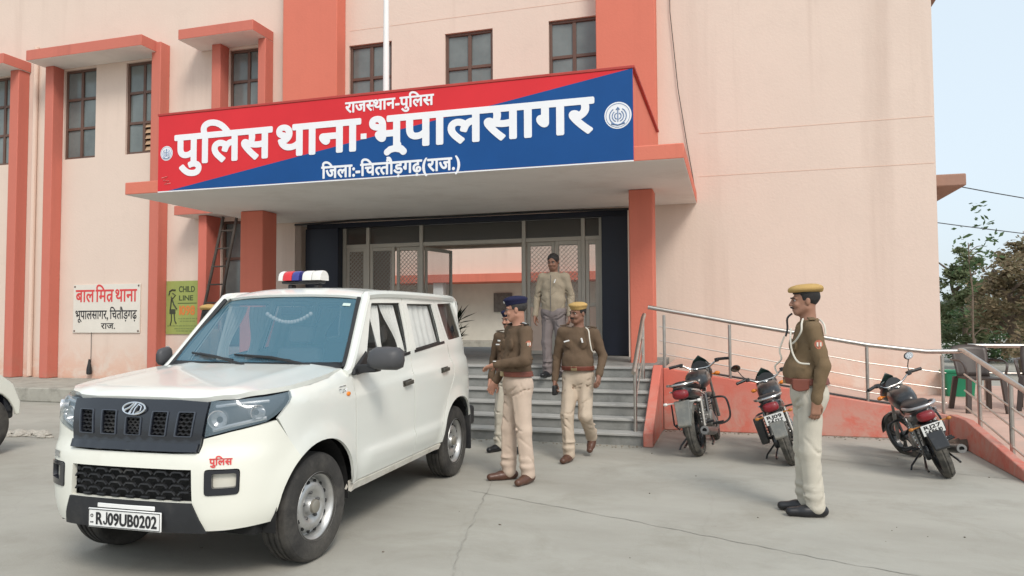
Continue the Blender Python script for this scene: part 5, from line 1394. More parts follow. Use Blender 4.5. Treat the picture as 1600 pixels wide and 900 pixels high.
    def build(s, name, m, parent=None):
        vs, q = s.mesh(); me = bpy.data.meshes.new(name)
        me.vertices.add(len(vs)); me.vertices.foreach_set('co', vs.astype(np.float32).ravel())
        me.loops.add(len(q) * 4); me.loops.foreach_set('vertex_index', q.ravel().astype(np.int32))
        me.polygons.add(len(q)); me.polygons.foreach_set('loop_start', np.arange(0, len(q) * 4, 4, dtype=np.int32))
        me.update(calc_edges=True); me.validate()
        me.polygons.foreach_set('use_smooth', [True] * len(me.polygons)); me.materials.append(m)
        o = bpy.data.objects.new(name, me); COL.objects.link(o)
        if parent: o.parent = parent
        return o
def cloth(name, col, var=.08, bump=.5): return mat(name, col, .9, var=var, vscale=5, bump=bump, bscale=220, spec=.15)
SKIN = mat('brown_skin', (.31, .16, .105), .5, var=.06, vscale=9, spec=.4); SKIN2 = mat('fair_brown_skin', (.40, .205, .14), .5, var=.06, vscale=9, spec=.4); SKIN3 = mat('dark_skin', (.215, .108, .072), .5, var=.06, vscale=9, spec=.4)
HAIR = mat('black_hair', (.014, .012, .011), .6, var=.2, vscale=40, bump=.6, bscale=300); GREYHAIR = mat('dark_grey_hair', (.035, .032, .030), .7, bump=.5, bscale=300)
KH1 = cloth('khaki_brown_shirt', (.18, .125, .073)); KH2 = cloth('dark_khaki_shirt', (.125, .085, .056)); KHT1 = cloth('cream_khaki_trousers', (.54, .50, .42)); KHT2 = cloth('pinkish_khaki_trousers', (.56, .445, .36)); KHT3 = cloth('beige_khaki_trousers', (.50, .41, .32))
BELT = mat('brown_belt', (.16, .045, .028), .45, var=.1); BSHOE = mat('brown_shoe', (.095, .045, .030), .35, var=.15); KSHOE = mat('black_shoe', (.018, .018, .02), .35, var=.15)
CAPY = cloth('yellow_khaki_cap', (.46, .30, .115)); CAPN = cloth('navy_beret', (.02, .021, .052)); CAPB = mat('dark_cap_band', (.02, .018, .016), .6)
WHITEC = mat('white_cord', (.62, .58, .50), .8); SILV = mat('silver_badge', (.6, .6, .58), .3, metal=.8); EYEW = mat('eye_white', (.34, .29, .26), .4); EYED = mat('eye_dark', (.02, .013, .01), .2)

def rotz(p, a): c, s = math.cos(a), math.sin(a); return np.array((p[0] * c - p[1] * s, p[0] * s + p[1] * c, p[2]))
def hand(F_, w, d, n, side, curl=.5, spread=.10, size=1.):
    """palm from the wrist w along d, palm facing n; side = thumb direction sign along d x n"""
    w = np.array(w, float); d = np.array(d, float); d /= np.linalg.norm(d); n = np.array(n, float); n -= d * (n @ d); n /= np.linalg.norm(n); x = np.cross(d, n) * side   # towards the thumb
    L = .092 * size
    F_.cone(w, w + d * .03, .026, .028, .02, flat=(n, 1.25))
    for o in (-.026, -.009, .009, .026): F_.cone(w + d * .022 + x * o * .7, w + d * L + x * o, .016, .0135, .014)
    for i, (o, fl) in enumerate(((.030, .068), (.010, .078), (-.010, .072), (-.029, .056))):
        p = w + d * L + x * o; a = 0; sp = o / .03 * spread
        for sg, r0, r1 in ((.46, .0098, .0092), (.30, .0092, .0084), (.24, .0084, .0070)):
            a += curl * (.55 if sg == .46 else .75)
            dd = d * math.cos(a) + n * math.sin(a) + x * sp * .5 * math.cos(a); dd /= np.linalg.norm(dd); q = p + dd * fl * sg * size; F_.cone(p, q, r0, r1, .004); p = q
    p = w + d * .028 + x * .024; t1 = p + (d * .55 + x * .62 + n * .30) * .042 * size; t2 = t1 + (d * .85 + x * .22 + n * .42) * .032 * size; t3 = t2 + (d * .92 - x * .02 + n * .40) * .024 * size
    F_.cone(p, t1, .0155, .0125, .010); F_.cone(t1, t2, .0120, .0105, .005); F_.cone(t2, t3, .0105, .0085, .004)

def limb_folds(G, a, b, ra, rb, n, r, t0=.05, t1=.98, deep=.0055, k=.014):
    '''creases: short oblique grooves pressed into the cloth around a limb'''
    a = np.array(a); b = np.array(b); d = b - a; L = np.linalg.norm(d); d /= L; u = np.cross(d, (.3, 1, .2)); u /= np.linalg.norm(u); w = np.cross(d, u)
    for i in range(n):
        t = t0 + (t1 - t0) * (i + r.uniform(-.3, .3)) / max(1, n - 1); ph = r.uniform(0, 2 * PI); sl = r.choice((-1, 1)) * r.uniform(.10, .24); pts = []
        for q in range(5):
            f = (q - 2) / 2; an = ph + f * r.uniform(.7, 1.0); tt = min(1, max(0, t + sl * f)); R = lerp(ra, rb, tt) + .004
            pts.append(a + d * L * tt + (u * math.cos(an) + w * math.sin(an)) * R)
        for p, q in zip(pts, pts[1:]): G.cone(p, q, deep, deep * .8, k, 'sub')
def fold_lines(G, J, sh, hipc, belly, seed, jacket):
    r = np.random.RandomState(seed + 100)
    for s in 'LR':
        limb_folds(G, J['sh' + s], J['el' + s], .061, .052, 4, r, .45, 1.02); limb_folds(G, J['el' + s], J['wr' + s], .052, .040, 5, r, .02, .85)
    for i in range(9):      # drag lines across the chest and over the belt
        a = r.uniform(-1.2, 1.2) - PI / 2; t = r.uniform(.25, .98); c = lerp(sh, hipc, t); rx, ry = .178 + belly * .3, .124 + belly * (.9 if t > .45 else .2); da = r.choice((-1, 1)) * r.uniform(.25, .5); dz = r.uniform(.02, .09)
        p = [c + np.array(((rx + .004) * math.cos(a + da * f), (ry + .004) * math.sin(a + da * f), -dz * f)) for f in (0, .5, 1)]
        for x, y in zip(p, p[1:]): G.cone(x, y, .0055, .0045, .014, 'sub')
def person(loc, rz, label, skin, shirt, trousers, shoes, j, head=(0, 0, 0), cap=None, capm=None, hair=HAIR, belly=0., scale=1., belt=True, mous=True, seed=1, jacket=False, hands=None, group=None, zbelt=1.02, glasses=False, hide=()):
    """j: joints in metres, facing -Y, the person's left is +X.  head = (turn left, nod, tilt)"""
    J = {k: np.array(v, float) for k, v in j.items()}
    lo = np.min([v for v in J.values()], axis=0) - .30; hi = np.max([v for v in J.values()], axis=0) + .30; lo[2] = -.03; hi[2] = 1.80
    F_ = Field(lo, hi, .0058)
    nb = J.get('neck', np.array((0, .02, 1.47))); hc = J.get('headc', nb + np.array((0, -.025, .165)))
    HM = (Matrix.Rotation(head[0], 3, 'Z') @ Matrix.Rotation(head[1], 3, 'X') @ Matrix.Rotation(head[2], 3, 'Y')); HA = np.array(HM)
    def hp(x, y, z): return hc + HA @ np.array((x, y, z))
    # head
    F_.ell(hp(0, .016, .032), (.074, .094, .082), .02, M=HM); F_.ell(hp(0, -.018, -.035), (.060, .072, .072), .03, M=HM); F_.ell(hp(0, -.058, -.092), (.028, .024, .020), .03, M=HM)
    for s in (1, -1):
        F_.cone(hp(s * .052, .0, -.055), hp(s * .025, -.055, -.088), .020, .018, .025); F_.ell(hp(s * .036, -.070, -.030), (.022, .018, .020), .02, M=HM)
        F_.cone(hp(s * .012, -.086, .022), hp(s * .046, -.070, .020), .010, .009, .012)
        F_.ell(hp(s * .032, -.090, .004), (.016, .010, .009), .010, 'sub', M=HM)
        F_.ell(hp(s * .076, .012, -.008), (.009, .018, .030), .008, M=HM)
        F_.ell(hp(s * .012, -.097, -.032), (.009, .010, .008), .006, M=HM)
    F_.cone(hp(0, -.084, .012), hp(0, -.106, -.028), .009, .0125, .010)
    F_.cone(hp(-.018, -.084, -.062), hp(.018, -.084, -.062), .0075, .0075, .008); F_.cone(hp(-.016, -.082, -.074), hp(.016, -.082, -.074), .0085, .0085, .008); F_.cone(hp(-.02, -.097, -.068), hp(.02, -.097, -.068), .003, .003, .004, 'sub')
    F_.cone(hp(0, .022, -.07), nb + (0, 0, -.05), .054, .062, .03)
    # core under the clothes
    sh = (J['shL'] + J['shR']) / 2; hipc = (J['hipL'] + J['hipR']) / 2
    F_.cone(J['shL'], J['shR'], .05, .05, .05); F_.ell(lerp(sh, hipc, .3), (.135, .085, .17), .06); F_.ell(lerp(sh, hipc, .75), (.125, .085, .17), .06); F_.ell(hipc, (.13, .09, .10), .06)
    for s in 'LR':
        F_.cone(J['sh' + s], J['el' + s], .045, .038, .03); F_.cone(J['el' + s], J['wr' + s], .038, .027, .02)
        F_.cone(J['hip' + s], J['kn' + s], .072, .052, .04); F_.cone(J['kn' + s], J['an' + s], .052, .036, .03); f = J['toe' + s] - J['an' + s]; F_.cone(J['an' + s] - (0, 0, .03), J['an' + s] + f * .85, .034, .026, .02)
        hd = (hands or {}).get(s, {}); d = hd.get('d', J['wr' + s] - J['el' + s]); n = hd.get('n', (-1 if s == 'L' else 1, 0, 0)); 
        hand(F_, J['wr' + s], d, n, hd.get('side', 1 if s == 'L' else -1), hd.get('curl', .5))
    B = F_.build('person', skin); tag(B, label, 'person', group)
    B.matrix_world = Matrix.Translation(loc) @ Matrix.Rotation(rz, 4, 'Z') @ Matrix.Scale(scale, 4)
    # shirt
    G = Field(lo, hi, .0092); by = -.012 - belly * .5
    up = sh + (0, 0, -.005)
    def torso(G, e=0.):
        G.cone(J['shL'] + (-.035, 0, .0), J['shR'] + (.035, 0, .0), .062 + e, .062 + e, .05); G.ell(lerp(sh, hipc, .30) + (0, -.004, 0), (.178 + e, .120 + e, .20), .05); G.ell(lerp(sh, hipc, .66) + (0, by, 0), (.172 + belly * .45 + e, .122 + belly + e, .17), .05); G.ell(lerp(sh, hipc, .92), (.168 + belly * .3 + e, .122 + belly * .5 + e, .13), .05)
        G.cone(nb + (0, .0, -.055), nb + (0, 0, -.02), .085 + e, .066 + e, .03)
    torso(G)
    G.cut((0, 0, -1), -(zbelt - (.10 if jacket else 0)))
    for s in 'LR':
        G.cone(J['sh' + s], J['el' + s], .063, .053, .035); G.cone(J['el' + s], J['wr' + s], .053, .038 if not jacket else .043, .015)
        d = J['wr' + s] - J['el' + s]; d /= np.linalg.norm(d); G.cone(J['wr' + s] - d * .035, J['wr' + s] - d * .015, .041, .041, .008)
        # pockets and epaulettes stand proud of the cloth
        if not jacket:
            G.ell(sh + ((.085 if s == 'L' else -.085), -.118, -.125), (.050, .016, .055), .006)
    G.wrinkle(.0028 if not jacket else .0034, seed, 50, (.6, .6, 1.)); G.wrinkle(.0010, seed + 4, 110)
    fold_lines(G, J, sh, hipc, belly, seed, jacket)
    SHO = G.build('jacket' if jacket else 'shirt', shirt, B)
    # collar
    C_ = Field(nb - .16, nb + .16, .006)
    for s in (1, -1):
        C_.cone(nb + (s * .02, .062, .012), nb + (s * .068, .0, -.002), .012, .013, .01, flat=((0, 0, 1), .6)); C_.cone(nb + (s * .068, .0, -.002), nb + (s * .018, -.082, -.045), .013, .013, .01, flat=((0, 0, 1), .6)); C_.cone(nb + (s * .062, -.035, -.025), nb + (s * .048, -.098, -.085), .014, .008, .012)
    C_.build('collar', shirt, SHO)
    # trousers
    T = Field((lo[0], lo[1], -.02), (hi[0], hi[1], zbelt + .03), .0092)
    T.ell(lerp(sh, hipc, .93), (.166 + belly * .25, .120 + belly * .4, .13), .05); T.ell(hipc + (0, .012, -.02), (.172, .125, .13), .05)
    for s in 'LR':
        T.cone(J['hip' + s], J['kn' + s], .094, .073, .045); T.cone(J['kn' + s], J['an' + s] + (0, 0, -.01), .071, .063, .03); d = J['an' + s] - J['kn' + s]
        T.cone(J['an' + s] + (0, -.012, .03), J['an' + s] + (0, -.012, -.005), .060, .064, .02)
    r = np.random.RandomState(seed + 50)
    for s in 'LR':
        h_, k_, a_ = J['hip' + s], J['kn' + s], J['an' + s]; sg = 1 if s == 'L' else -1
        T.cone(h_ + (0, -.088, -.06), k_ + (0, -.070, .0), .010, .010, .030); T.cone(k_ + (0, -.070, 0), a_ + (0, -.068, .05), .010, .010, .030)       # pressed crease
        T.ell(a_ + (.004 * sg, -.022, .070), (.061, .069, .020), .035); T.ell(a_ + (-.01 * sg, -.024, .135), (.060, .064, .014), .03)                       # cloth breaking over the shoe
        limb_folds(T, h_ + (0, 0, -.04), k_, .090, .074, 4, r, .05, .9, .0050, .018); limb_folds(T, k_, a_, .071, .065, 5, r, .12, .85, .0050, .018)
        T.cone(hipc + (sg * .015, -.115, -.085), h_ + (sg * .07, -.085, .0), .007, .005, .018, 'sub'); T.cone(hipc + (sg * .012, -.105, -.115), h_ + (sg * .075, -.075, -.065), .007, .005, .018, 'sub'); T.cone(h_ + (sg * .085, -.075, .07), h_ + (sg * .10, -.015, -.07), .005, .005, .012, 'sub')
    T.wrinkle(.0022, seed + 9, 40, (1, 1, .55))
    T.cut((0, 0, 1), zbelt + .004)
    for s in 'LR': pass
    T.build('trousers', trousers, B)
    if belt:
        K = Field((-.26, -.30, zbelt - .05), (.26, .26, zbelt + .05), .007); K.lo[:2] += hipc[:2]
        torso(K, .009); K.ell(lerp(sh, hipc, .93), (.175 + belly * .25, .129 + belly * .4, .13), .05); K.cut((0, 0, 1), zbelt + .026); K.cut((0, 0, -1), -(zbelt - .024)); bl = K.build('belt', BELT, B)
        q = MB(); yb = hipc[1] - .138 - belly * .95; q.box(hipc[0] - .035, hipc[0] + .035, yb - .012, yb + .02, zbelt - .024, zbelt + .026); q.build('buckle', mat('worn_brass', (.35, .27, .15), .4, metal=.7), bl, bevel=.005)
    # shoes
    for s in 'LR':
        a = J['an' + s]; t = J['toe' + s]; f = t - a; f[2] = 0; f /= np.linalg.norm(f); zz = min(a[2] - .085, t[2] - .035)
        tilt = (t[2] - .035) - (a[2] - .085)
        H_ = Field(np.minimum(a, t) - .12, np.maximum(a, t) + .12, .006)
        hl = a - f * .045 + (0, 0, -.040); to = t + (0, 0, .0)
        H_.cone(hl, lerp(hl, to, .55), .042, .044, .02, flat=((0, 0, 1), 1.)); H_.cone(lerp(hl, to, .45), to, .044, .036, .03, flat=((0, 0, 1), 1.1)); H_.cone(a + (0, 0, .0), a - (0, 0, .03), .045, .047, .03)
        if abs(tilt) < .03: H_.cut((0, 0, -1), -(zz + .004))
        so = H_.build('shoe', shoes, B)
    # hair and face
    hl = hc - .18; hh = hc + .18
    if cap != 'bald':
        Hf = Field(hl, hh, .006); Hf.ell(hp(0, .020, .036), (.083, .100, .090) if not cap else (.080, .096, .086), .02, M=HM)
        n = HA @ np.array((0, -1., -.42 if not cap else -.30)); n /= np.linalg.norm(n)
        Hf.cut(n, float(n @ hp(0, -.035 if cap else -.058, .034))); n = HA @ np.array((0, -.35, -1.)); n /= np.linalg.norm(n); Hf.cut(n, float(n @ hp(0, .03, -.055)))
        Hf.wrinkle(.0016, seed, 140, (1, 1, 1)); Hf.build('hair', hair, B)
    q = MB()
    for s in (1, -1): q.ball(hp(s * .031, -.0755, .005), .0115, 10, 7)
    ey = q.build('eyes', EYEW, B)
    q = MB()
    for s in (1, -1): q.ball(hp(s * .031, -.0830, .004), .0066, 8, 5)
    q.build('iris', EYED, ey)
    q = MB()
    for s in (1, -1): q.tube([hp(s * .014, -.099, .021), hp(s * .03, -.096, .026), hp(s * .048, -.080, .020)], [.004, .0045, .003], 6)
    q.build('eyebrows', hair, B)
    if mous:
        q = MB(); q.tube([hp(-.030, -.088, -.058), hp(-.014, -.100, -.049), hp(0, -.103, -.048), hp(.014, -.100, -.049), hp(.030, -.088, -.058)], [.003, .0065, .0065, .0065, .003], 8); q.build('moustache', hair, B)
    if glasses:
        q = MB()
        for s in (1, -1):
            q.tube([hp(s * .033 + .022 * math.cos(a), -.103 + .004 * abs(math.cos(a)), .002 + .015 * math.sin(a)) for a in np.linspace(0, 2 * PI, 15)[:-1]], .002, 5, loop=True); q.tube([hp(s * .055, -.098, .006), hp(s * .078, .0, .006)], .002, 5)
        q.tube([hp(-.011, -.106, .004), hp(.011, -.106, .004)], .002, 5); q.build('spectacles', MBLK, B)
    # cap
    if cap == 'beret':
        Cf = Field(hc - (.17, .17, .05), hc + (.17, .17, .2), .006); Cf.ell(hp(0, .012, .058), (.082, .100, .045), .02, M=HM); Cf.ell(hp(0, .008, .094), (.100, .118, .036), .03, M=HM)
        n = HA @ np.array((0, .06, -1.)); n /= np.linalg.norm(n); Cf.cut(n, float(n @ hp(0, 0, .045))); Cf.wrinkle(.003, seed, 30, (1, 1, .3)); c_ = Cf.build('cap', capm, B)
    elif cap == 'round':
        Cf = Field(hc - (.18, .18, .05), hc + (.18, .18, .2), .006); M2 = HM @ Matrix.Rotation(.05, 3, 'X')
        Cf.ell(hp(0, .012, .092), (.106, .128, .042), .02, M=M2); Cf.cone(hp(0, -.09, .078), hp(0, .11, .08), .02, .02, .03); n = HA @ np.array((0, 0, -1.)); Cf.cut(n, float(n @ hp(0, 0, .066))); Cf.wrinkle(.0022, seed, 30, (1, 1, .3)); c_ = Cf.build('cap', capm, B)
        Cb = Field(hc - (.17, .17, .05), hc + (.17, .17, .2), .006); Cb.ell(hp(0, .014, .045), (.081, .101, .06), .02, M=HM); Cb.cut(n, float(n @ hp(0, 0, .052))); Cb.cut(-n, float(-n @ hp(0, 0, .076))); Cb.build('cap_band', CAPB, c_)
    if cap and capm is CAPN:
        q = MB(); q.ball(hp(.035, -.100, .082), 1, 10, 7, (.012, .008, .018)); q.build('cap_badge', SILV, c_)
    B['_joints'] = 0; del B['_joints']
    return B, J, hp, SHO
def surf_tube(o, pts, r, name, m, parent, loop=False, n=7):
    q = MB(); q.tube(pts, r, n, loop=loop); return q.build(name, m, parent)
def stand(**k):
    d = dict(shL=(.175, .02, 1.42), shR=(-.175, .02, 1.42), elL=(.235, .05, 1.145), elR=(-.235, .05, 1.145), wrL=(.245, -.01, .895), wrR=(-.245, -.01, .895), hipL=(.085, .01, .91), hipR=(-.085, .01, .91), knL=(.10, -.01, .49), knR=(-.10, -.01, .49), anL=(.105, .03, .085), anR=(-.105, .03, .085), toeL=(.14, -.15, .035), toeR=(-.14, -.15, .035))
    d.update(k); return d
def epaulettes(B, J, m, stars=False):
    for s, sg in (('L', 1), ('R', -1)):
        p = J['sh' + s]; q = MB(); q.bar((p[0] - sg * .075, p[1] - .005, p[2] + .083), (p[0] + sg * .025, p[1] - .005, p[2] + .070), .05, .012); e = q.build('epaulette', m, B, bevel=.004)
        if stars:
            q = MB()
            for t in (.2, .5, .8): q.lathe([(.001, .012), (.009, .010), (.010, 0)], (p[0] - sg * (.075 - .1 * t), p[1] - .005, p[2] + .086 - .013 * t), 'z', 6)
            q.build('rank_star', SILV, e, smooth=False)
def name_tag(B, x, y, z, tilt=0, w=.05):
    q = MB(); q.box(-w / 2, w / 2, -.003, .003, -.007, .007); q.xf(Matrix.Translation((x, y, z)) @ Matrix.Rotation(tilt, 4, 'Y')); q.build('name_tag', WHITEP, B)
def patch(B, J, s, col=(.50, .16, .10)):
    sg = 1 if s == 'L' else -1; a = J['sh' + s]; b = J['el' + s]; c = lerp(a, b, .42); q = MB(); n = 14
    q.add([V(c[0] + sg * (.064 - .012 * math.cos(t) ** 2), c[1] + .030 * math.cos(t) * 1., c[2] + .034 * math.sin(t)) for t in np.linspace(0, 2 * PI, n + 1)[:-1]], [tuple(range(n))]); q.m = 1
    for dy in (-.010, .012): q.add([V(c[0] + sg * .066, c[1] + dy - .006, c[2] - .014), V(c[0] + sg * .066, c[1] + dy + .006, c[2] - .014), V(c[0] + sg * .066, c[1] + dy + .006, c[2] + .016), V(c[0] + sg * .066, c[1] + dy - .006, c[2] + .016)], [(0, 1, 2, 3)])
    q.build('shoulder_patch', [mat('patch_red', col, .8), WHITEC], B, smooth=False)

# 1 the guard standing at attention in profile
GJ = stand(elL=(.22, .075, 1.15), wrL=(.205, .025, .885), elR=(-.22, .06, 1.15), wrR=(-.205, .02, .885), anL=(.075, .035, .085), anR=(-.075, .0, .085), toeL=(.085, -.155, .035), toeR=(-.085, -.19, .035), knL=(.08, .0, .49), knR=(-.08, -.015, .49))
B, J, hp, SH = person((.585, 6.26, 0), -PI / 2 + .08, 'guard standing at attention in profile, khaki uniform, yellow cap and black shoes', SKIN, KH1, KHT1, KSHOE, GJ, (0, .02, 0), 'round', CAPY, belly=.035, scale=1.03, seed=3, hands={'L': dict(d=(-.02, -.05, -1), n=(-1, -.3, 0), curl=.75), 'R': dict(d=(0, -.05, -1), n=(1, -.3, 0), curl=.75)})
epaulettes(SH, J, KH1); patch(SH, J, 'L')
sl = J['shL']
surf_tube(B, catmull([(sl[0] - .03, -.045, 1.495), (sl[0] + .035, -.066, 1.46), (sl[0] + .055, -.075, 1.40), (.165, -.105, 1.33), (.12, -.135, 1.30)], 5), .007, 'shoulder_cord', WHITEC, SH)
surf_tube(B, catmull([(sl[0] - .03, .075, 1.49), (sl[0] + .045, .09, 1.45), (sl[0] + .058, .095, 1.38)], 5), .007, 'shoulder_cord', WHITEC, SH)
surf_tube(B, catmull([(.07, -.12, 1.42), (.13, -.135, 1.33), (.15, -.125, 1.24), (.19, -.09, 1.17), (.23, -.02, 1.16)], 5), .007, 'shoulder_cord', WHITEC, SH)
surf_tube(B, catmull([hp(.0, -.095, -.095), (.0, -.135, 1.50), (-.005, -.135, 1.42), (.0, -.15, 1.36)], 4), .008, 'whistle_cord', BLACK, SH)
surf_tube(B, catmull([(-.06, -.15, 1.36), (-.08, -.185, 1.25), (-.07, -.175, 1.18), (-.1, -.22, 1.12), (-.09, -.2, 1.06)], 5), .007, 'front_cord', WHITEC, SH)
q = MB(); q.rings([[V(.165 + dx, y, z) for y, z in rounded([(-.14, 1.045), (-.02, 1.045), (-.02, .965), (-.10, .95), (-.14, .97)], .015, 2)] for dx in (0, .04)]); q.build('holster', BELT, B, bevel=.006)

# 2 the officer with the navy beret, reaching to the left
OJ = stand(shL=(.175, .02, 1.42), elL=(.27, -.035, 1.155), wrL=(.05, -.235, 1.115), elR=(-.235, .03, 1.145), wrR=(-.20, -.13, .935), anL=(.13, .06, .085), toeL=(.235, -.10, .035), anR=(-.085, -.04, .085), toeR=(-.10, -.235, .035), knL=(.115, .02, .49), knR=(-.09, -.035, .49))
B, J, hp, SH = person((-1.98, 6.80, 0), -.85, 'officer in navy beret and spectacles reaching towards the white car, brown belt and shoes', SKIN2, KH2, KHT2, BSHOE, OJ, (-.55, .10, 0), 'beret', CAPN, GREYHAIR, belly=.022, scale=1.005, seed=5, mous=False, glasses=True, hands={'L': dict(d=(-.72, -.45, -.22), n=(.25, .1, -1), curl=.40, side=-1), 'R': dict(n=(1, -.2, 0), curl=.6)})
epaulettes(SH, J, mat('dark_epaulette', (.03, .022, .016), .8), True); patch(SH, J, 'L', (.60, .22, .16)); name_tag(SH, -.09, -.145, 1.335)
w = J['wrL']; d = J['wrL'] - J['elL']; d /= np.linalg.norm(d); q = MB(); q.tube([w - d * .012, w + d * .010], .036, 12); wt = q.build('watch_strap', mat('watch_steel', (.6, .58, .5), .3, metal=.7), B); q = MB(); q.lathe([(.001, .006), (.017, .005), (.018, 0)], (0, 0, 0), 'z', 14); q.xf(Matrix.Translation(V(*(w + np.array((.012, -.02, .030)))))); q.build('watch_face', WHITEP, wt)

# 3 the man half hidden behind the officer
HJ = stand(anR=(-.17, .03, .085), toeR=(-.21, -.15, .035), knR=(-.135, -.01, .49), elR=(-.25, .03, 1.14), wrR=(-.235, -.07, .90), elL=(.25, .03, 1.14), wrL=(.24, -.05, .90))
B, J, hp, SH = person((-2.47, 8.2, 0), -.25, 'policeman in dark khaki shirt standing hidden behind the officer in the navy beret', SKIN2, KH2, KHT1, KSHOE, HJ, (-.2, .12, 0), 'beret', CAPN, belly=.01, scale=.945, seed=8, zbelt=1.02)
epaulettes(SH, J, KH2); name_tag(SH, -.085, -.145, 1.33); patch(SH, J, 'R')

# 4 the walking policeman with the tilted yellow cap
WJ = stand(shL=(.185, .03, 1.405), shR=(-.18, -.01, 1.425), elR=(-.255, .02, 1.14), wrR=(-.245, -.10, .89), elL=(.27, .06, 1.15), wrL=(.265, -.09, .95), hipR=(-.085, -.01, .91), knR=(-.085, -.16, .50), anR=(-.06, -.17, .085), toeR=(-.075, -.35, .035), hipL=(.085, .02, .90), knL=(.105, -.10, .50), anL=(.07, .28, .22), toeL=(.075, .17, .075))
B, J, hp, SH = person((-1.62, 8.02, 0), -.10, 'policeman in yellow cap walking down from the steps with a black handset', SKIN3, KH2, KHT3, BSHOE, WJ, (-.45, .08, .06), 'beret', CAPY, belly=.03, scale=.985, seed=12, hands={'R': dict(d=(.02, -.25, -1), n=(1, .1, 0), curl=.85), 'L': dict(d=(.05, -.55, -.75), n=(-1, .1, -.2), curl=.7)})
epaulettes(SH, J, KH2); name_tag(SH, -.085, -.157, 1.325, -.25, .065)
q = MB(); q.bar((.085, -.152, 1.36), (.10, -.155, 1.31), .016, .012); q.build('medal_ribbon', WHITEP, SH)
surf_tube(B, catmull([(.11, -.06, 1.475), (.155, -.105, 1.44), (.175, -.125, 1.33), (.195, -.115, 1.22), (.215, -.06, 1.20)], 5), .007, 'shoulder_cord', WHITEC, SH)
w = J['wrR']; q = MB(); q.box(w[0] - .005, w[0] + .04, w[1] - .10, w[1] + .0, w[2] - .17, w[2] - .06); o = q.build('handset', BLACK, None, bevel=.012); o.matrix_world = B.matrix_world.copy(); tag(o, 'black handset held low in the hand of the walking policeman', 'radio')

# 5 the man in the beige jacket on the steps
DJ = stand(elR=(-.25, .04, 1.14), wrR=(-.255, -.05, .88), elL=(.25, .05, 1.14), wrL=(.245, -.02, .88), anL=(.085, .03, .085), toeL=(.10, -.15, .035), anR=(-.085, -.02, .085), toeR=(-.11, -.20, .035))
JK = cloth('beige_jacket', (.30, .25, .185)); GT = cloth('grey_trousers', (.20, .17, .165))
B, J, hp, SH = person((-2.40, 10.14, .727), -.05, 'man in beige zipped jacket and grey trousers standing on the top steps by the doors', SKIN3, JK, GT, KSHOE, DJ, (-.05, .22, 0), None, None, HAIR, belly=.01, scale=1.0, seed=15, belt=False, jacket=True, mous=False)
q = MB(); q.tube([(0, -.125, 1.44), (0, -.142, 1.30), (0, -.146, 1.1), (0, -.138, .93)], .005, 5); q.build('zip', mat('zip_grey', (.12, .11, .10), .5), SH)
q = MB(); q.tube([(.055, -.142, 1.33), (.075, -.146, 1.38)], .008, 6); q.build('pen', WHITEP, SH)

# 6 the policeman beyond the car, only the cap showing
B, J, hp, SH = person((-5.90, 7.3, 0), 2.6, 'policeman in yellow cap mostly hidden behind the white car, only his cap visible', SKIN3, KH2, KHT3, KSHOE, stand(), (0, 0, 0), 'round', CAPY, belly=.01, scale=.985, seed=18)
epaulettes(SH, J, KH2)
# ------------------------------------------------------------------ trees and plants
def leaf_mat(name, cols, rough=.6):
    m = bpy.data.materials.new(name); m.use_nodes = True; nt = m.node_tree; N = nt.nodes; L = nt.links; b = N['Principled BSDF']
    b.inputs['Roughness'].default_value = rough; b.inputs['Specular IOR Level'].default_value = .25
    g_ = N.new('ShaderNodeNewGeometry'); r = N.new('ShaderNodeValToRGB'); e = r.color_ramp.elements
    e[0].position = 0; e[0].color = (*cols[0], 1); e[1].position = 1; e[1].color = (*cols[-1], 1)
    for i, c in enumerate(cols[1:-1]): k = e.new((i + 1) / (len(cols) - 1)); k.color = (*c, 1)
    L.new(g_.outputs['Random Per Island'], r.inputs['Fac']); L.new(r.outputs['Color'], b.inputs['Base Color'])
    tr = N.new('ShaderNodeBsdfTranslucent'); L.new(r.outputs['Color'], tr.inputs['Color']); mx = N.new('ShaderNodeMixShader'); mx.inputs[0].default_value = .4
    L.new(b.outputs[0], mx.inputs[1]); L.new(tr.outputs[0], mx.inputs[2]); L.new(mx.outputs[0], N['Material Output'].inputs['Surface']); return m
BARK = mat('bark', (.16, .125, .095), .9, var=.25, vscale=6, bump=.6, bscale=20)
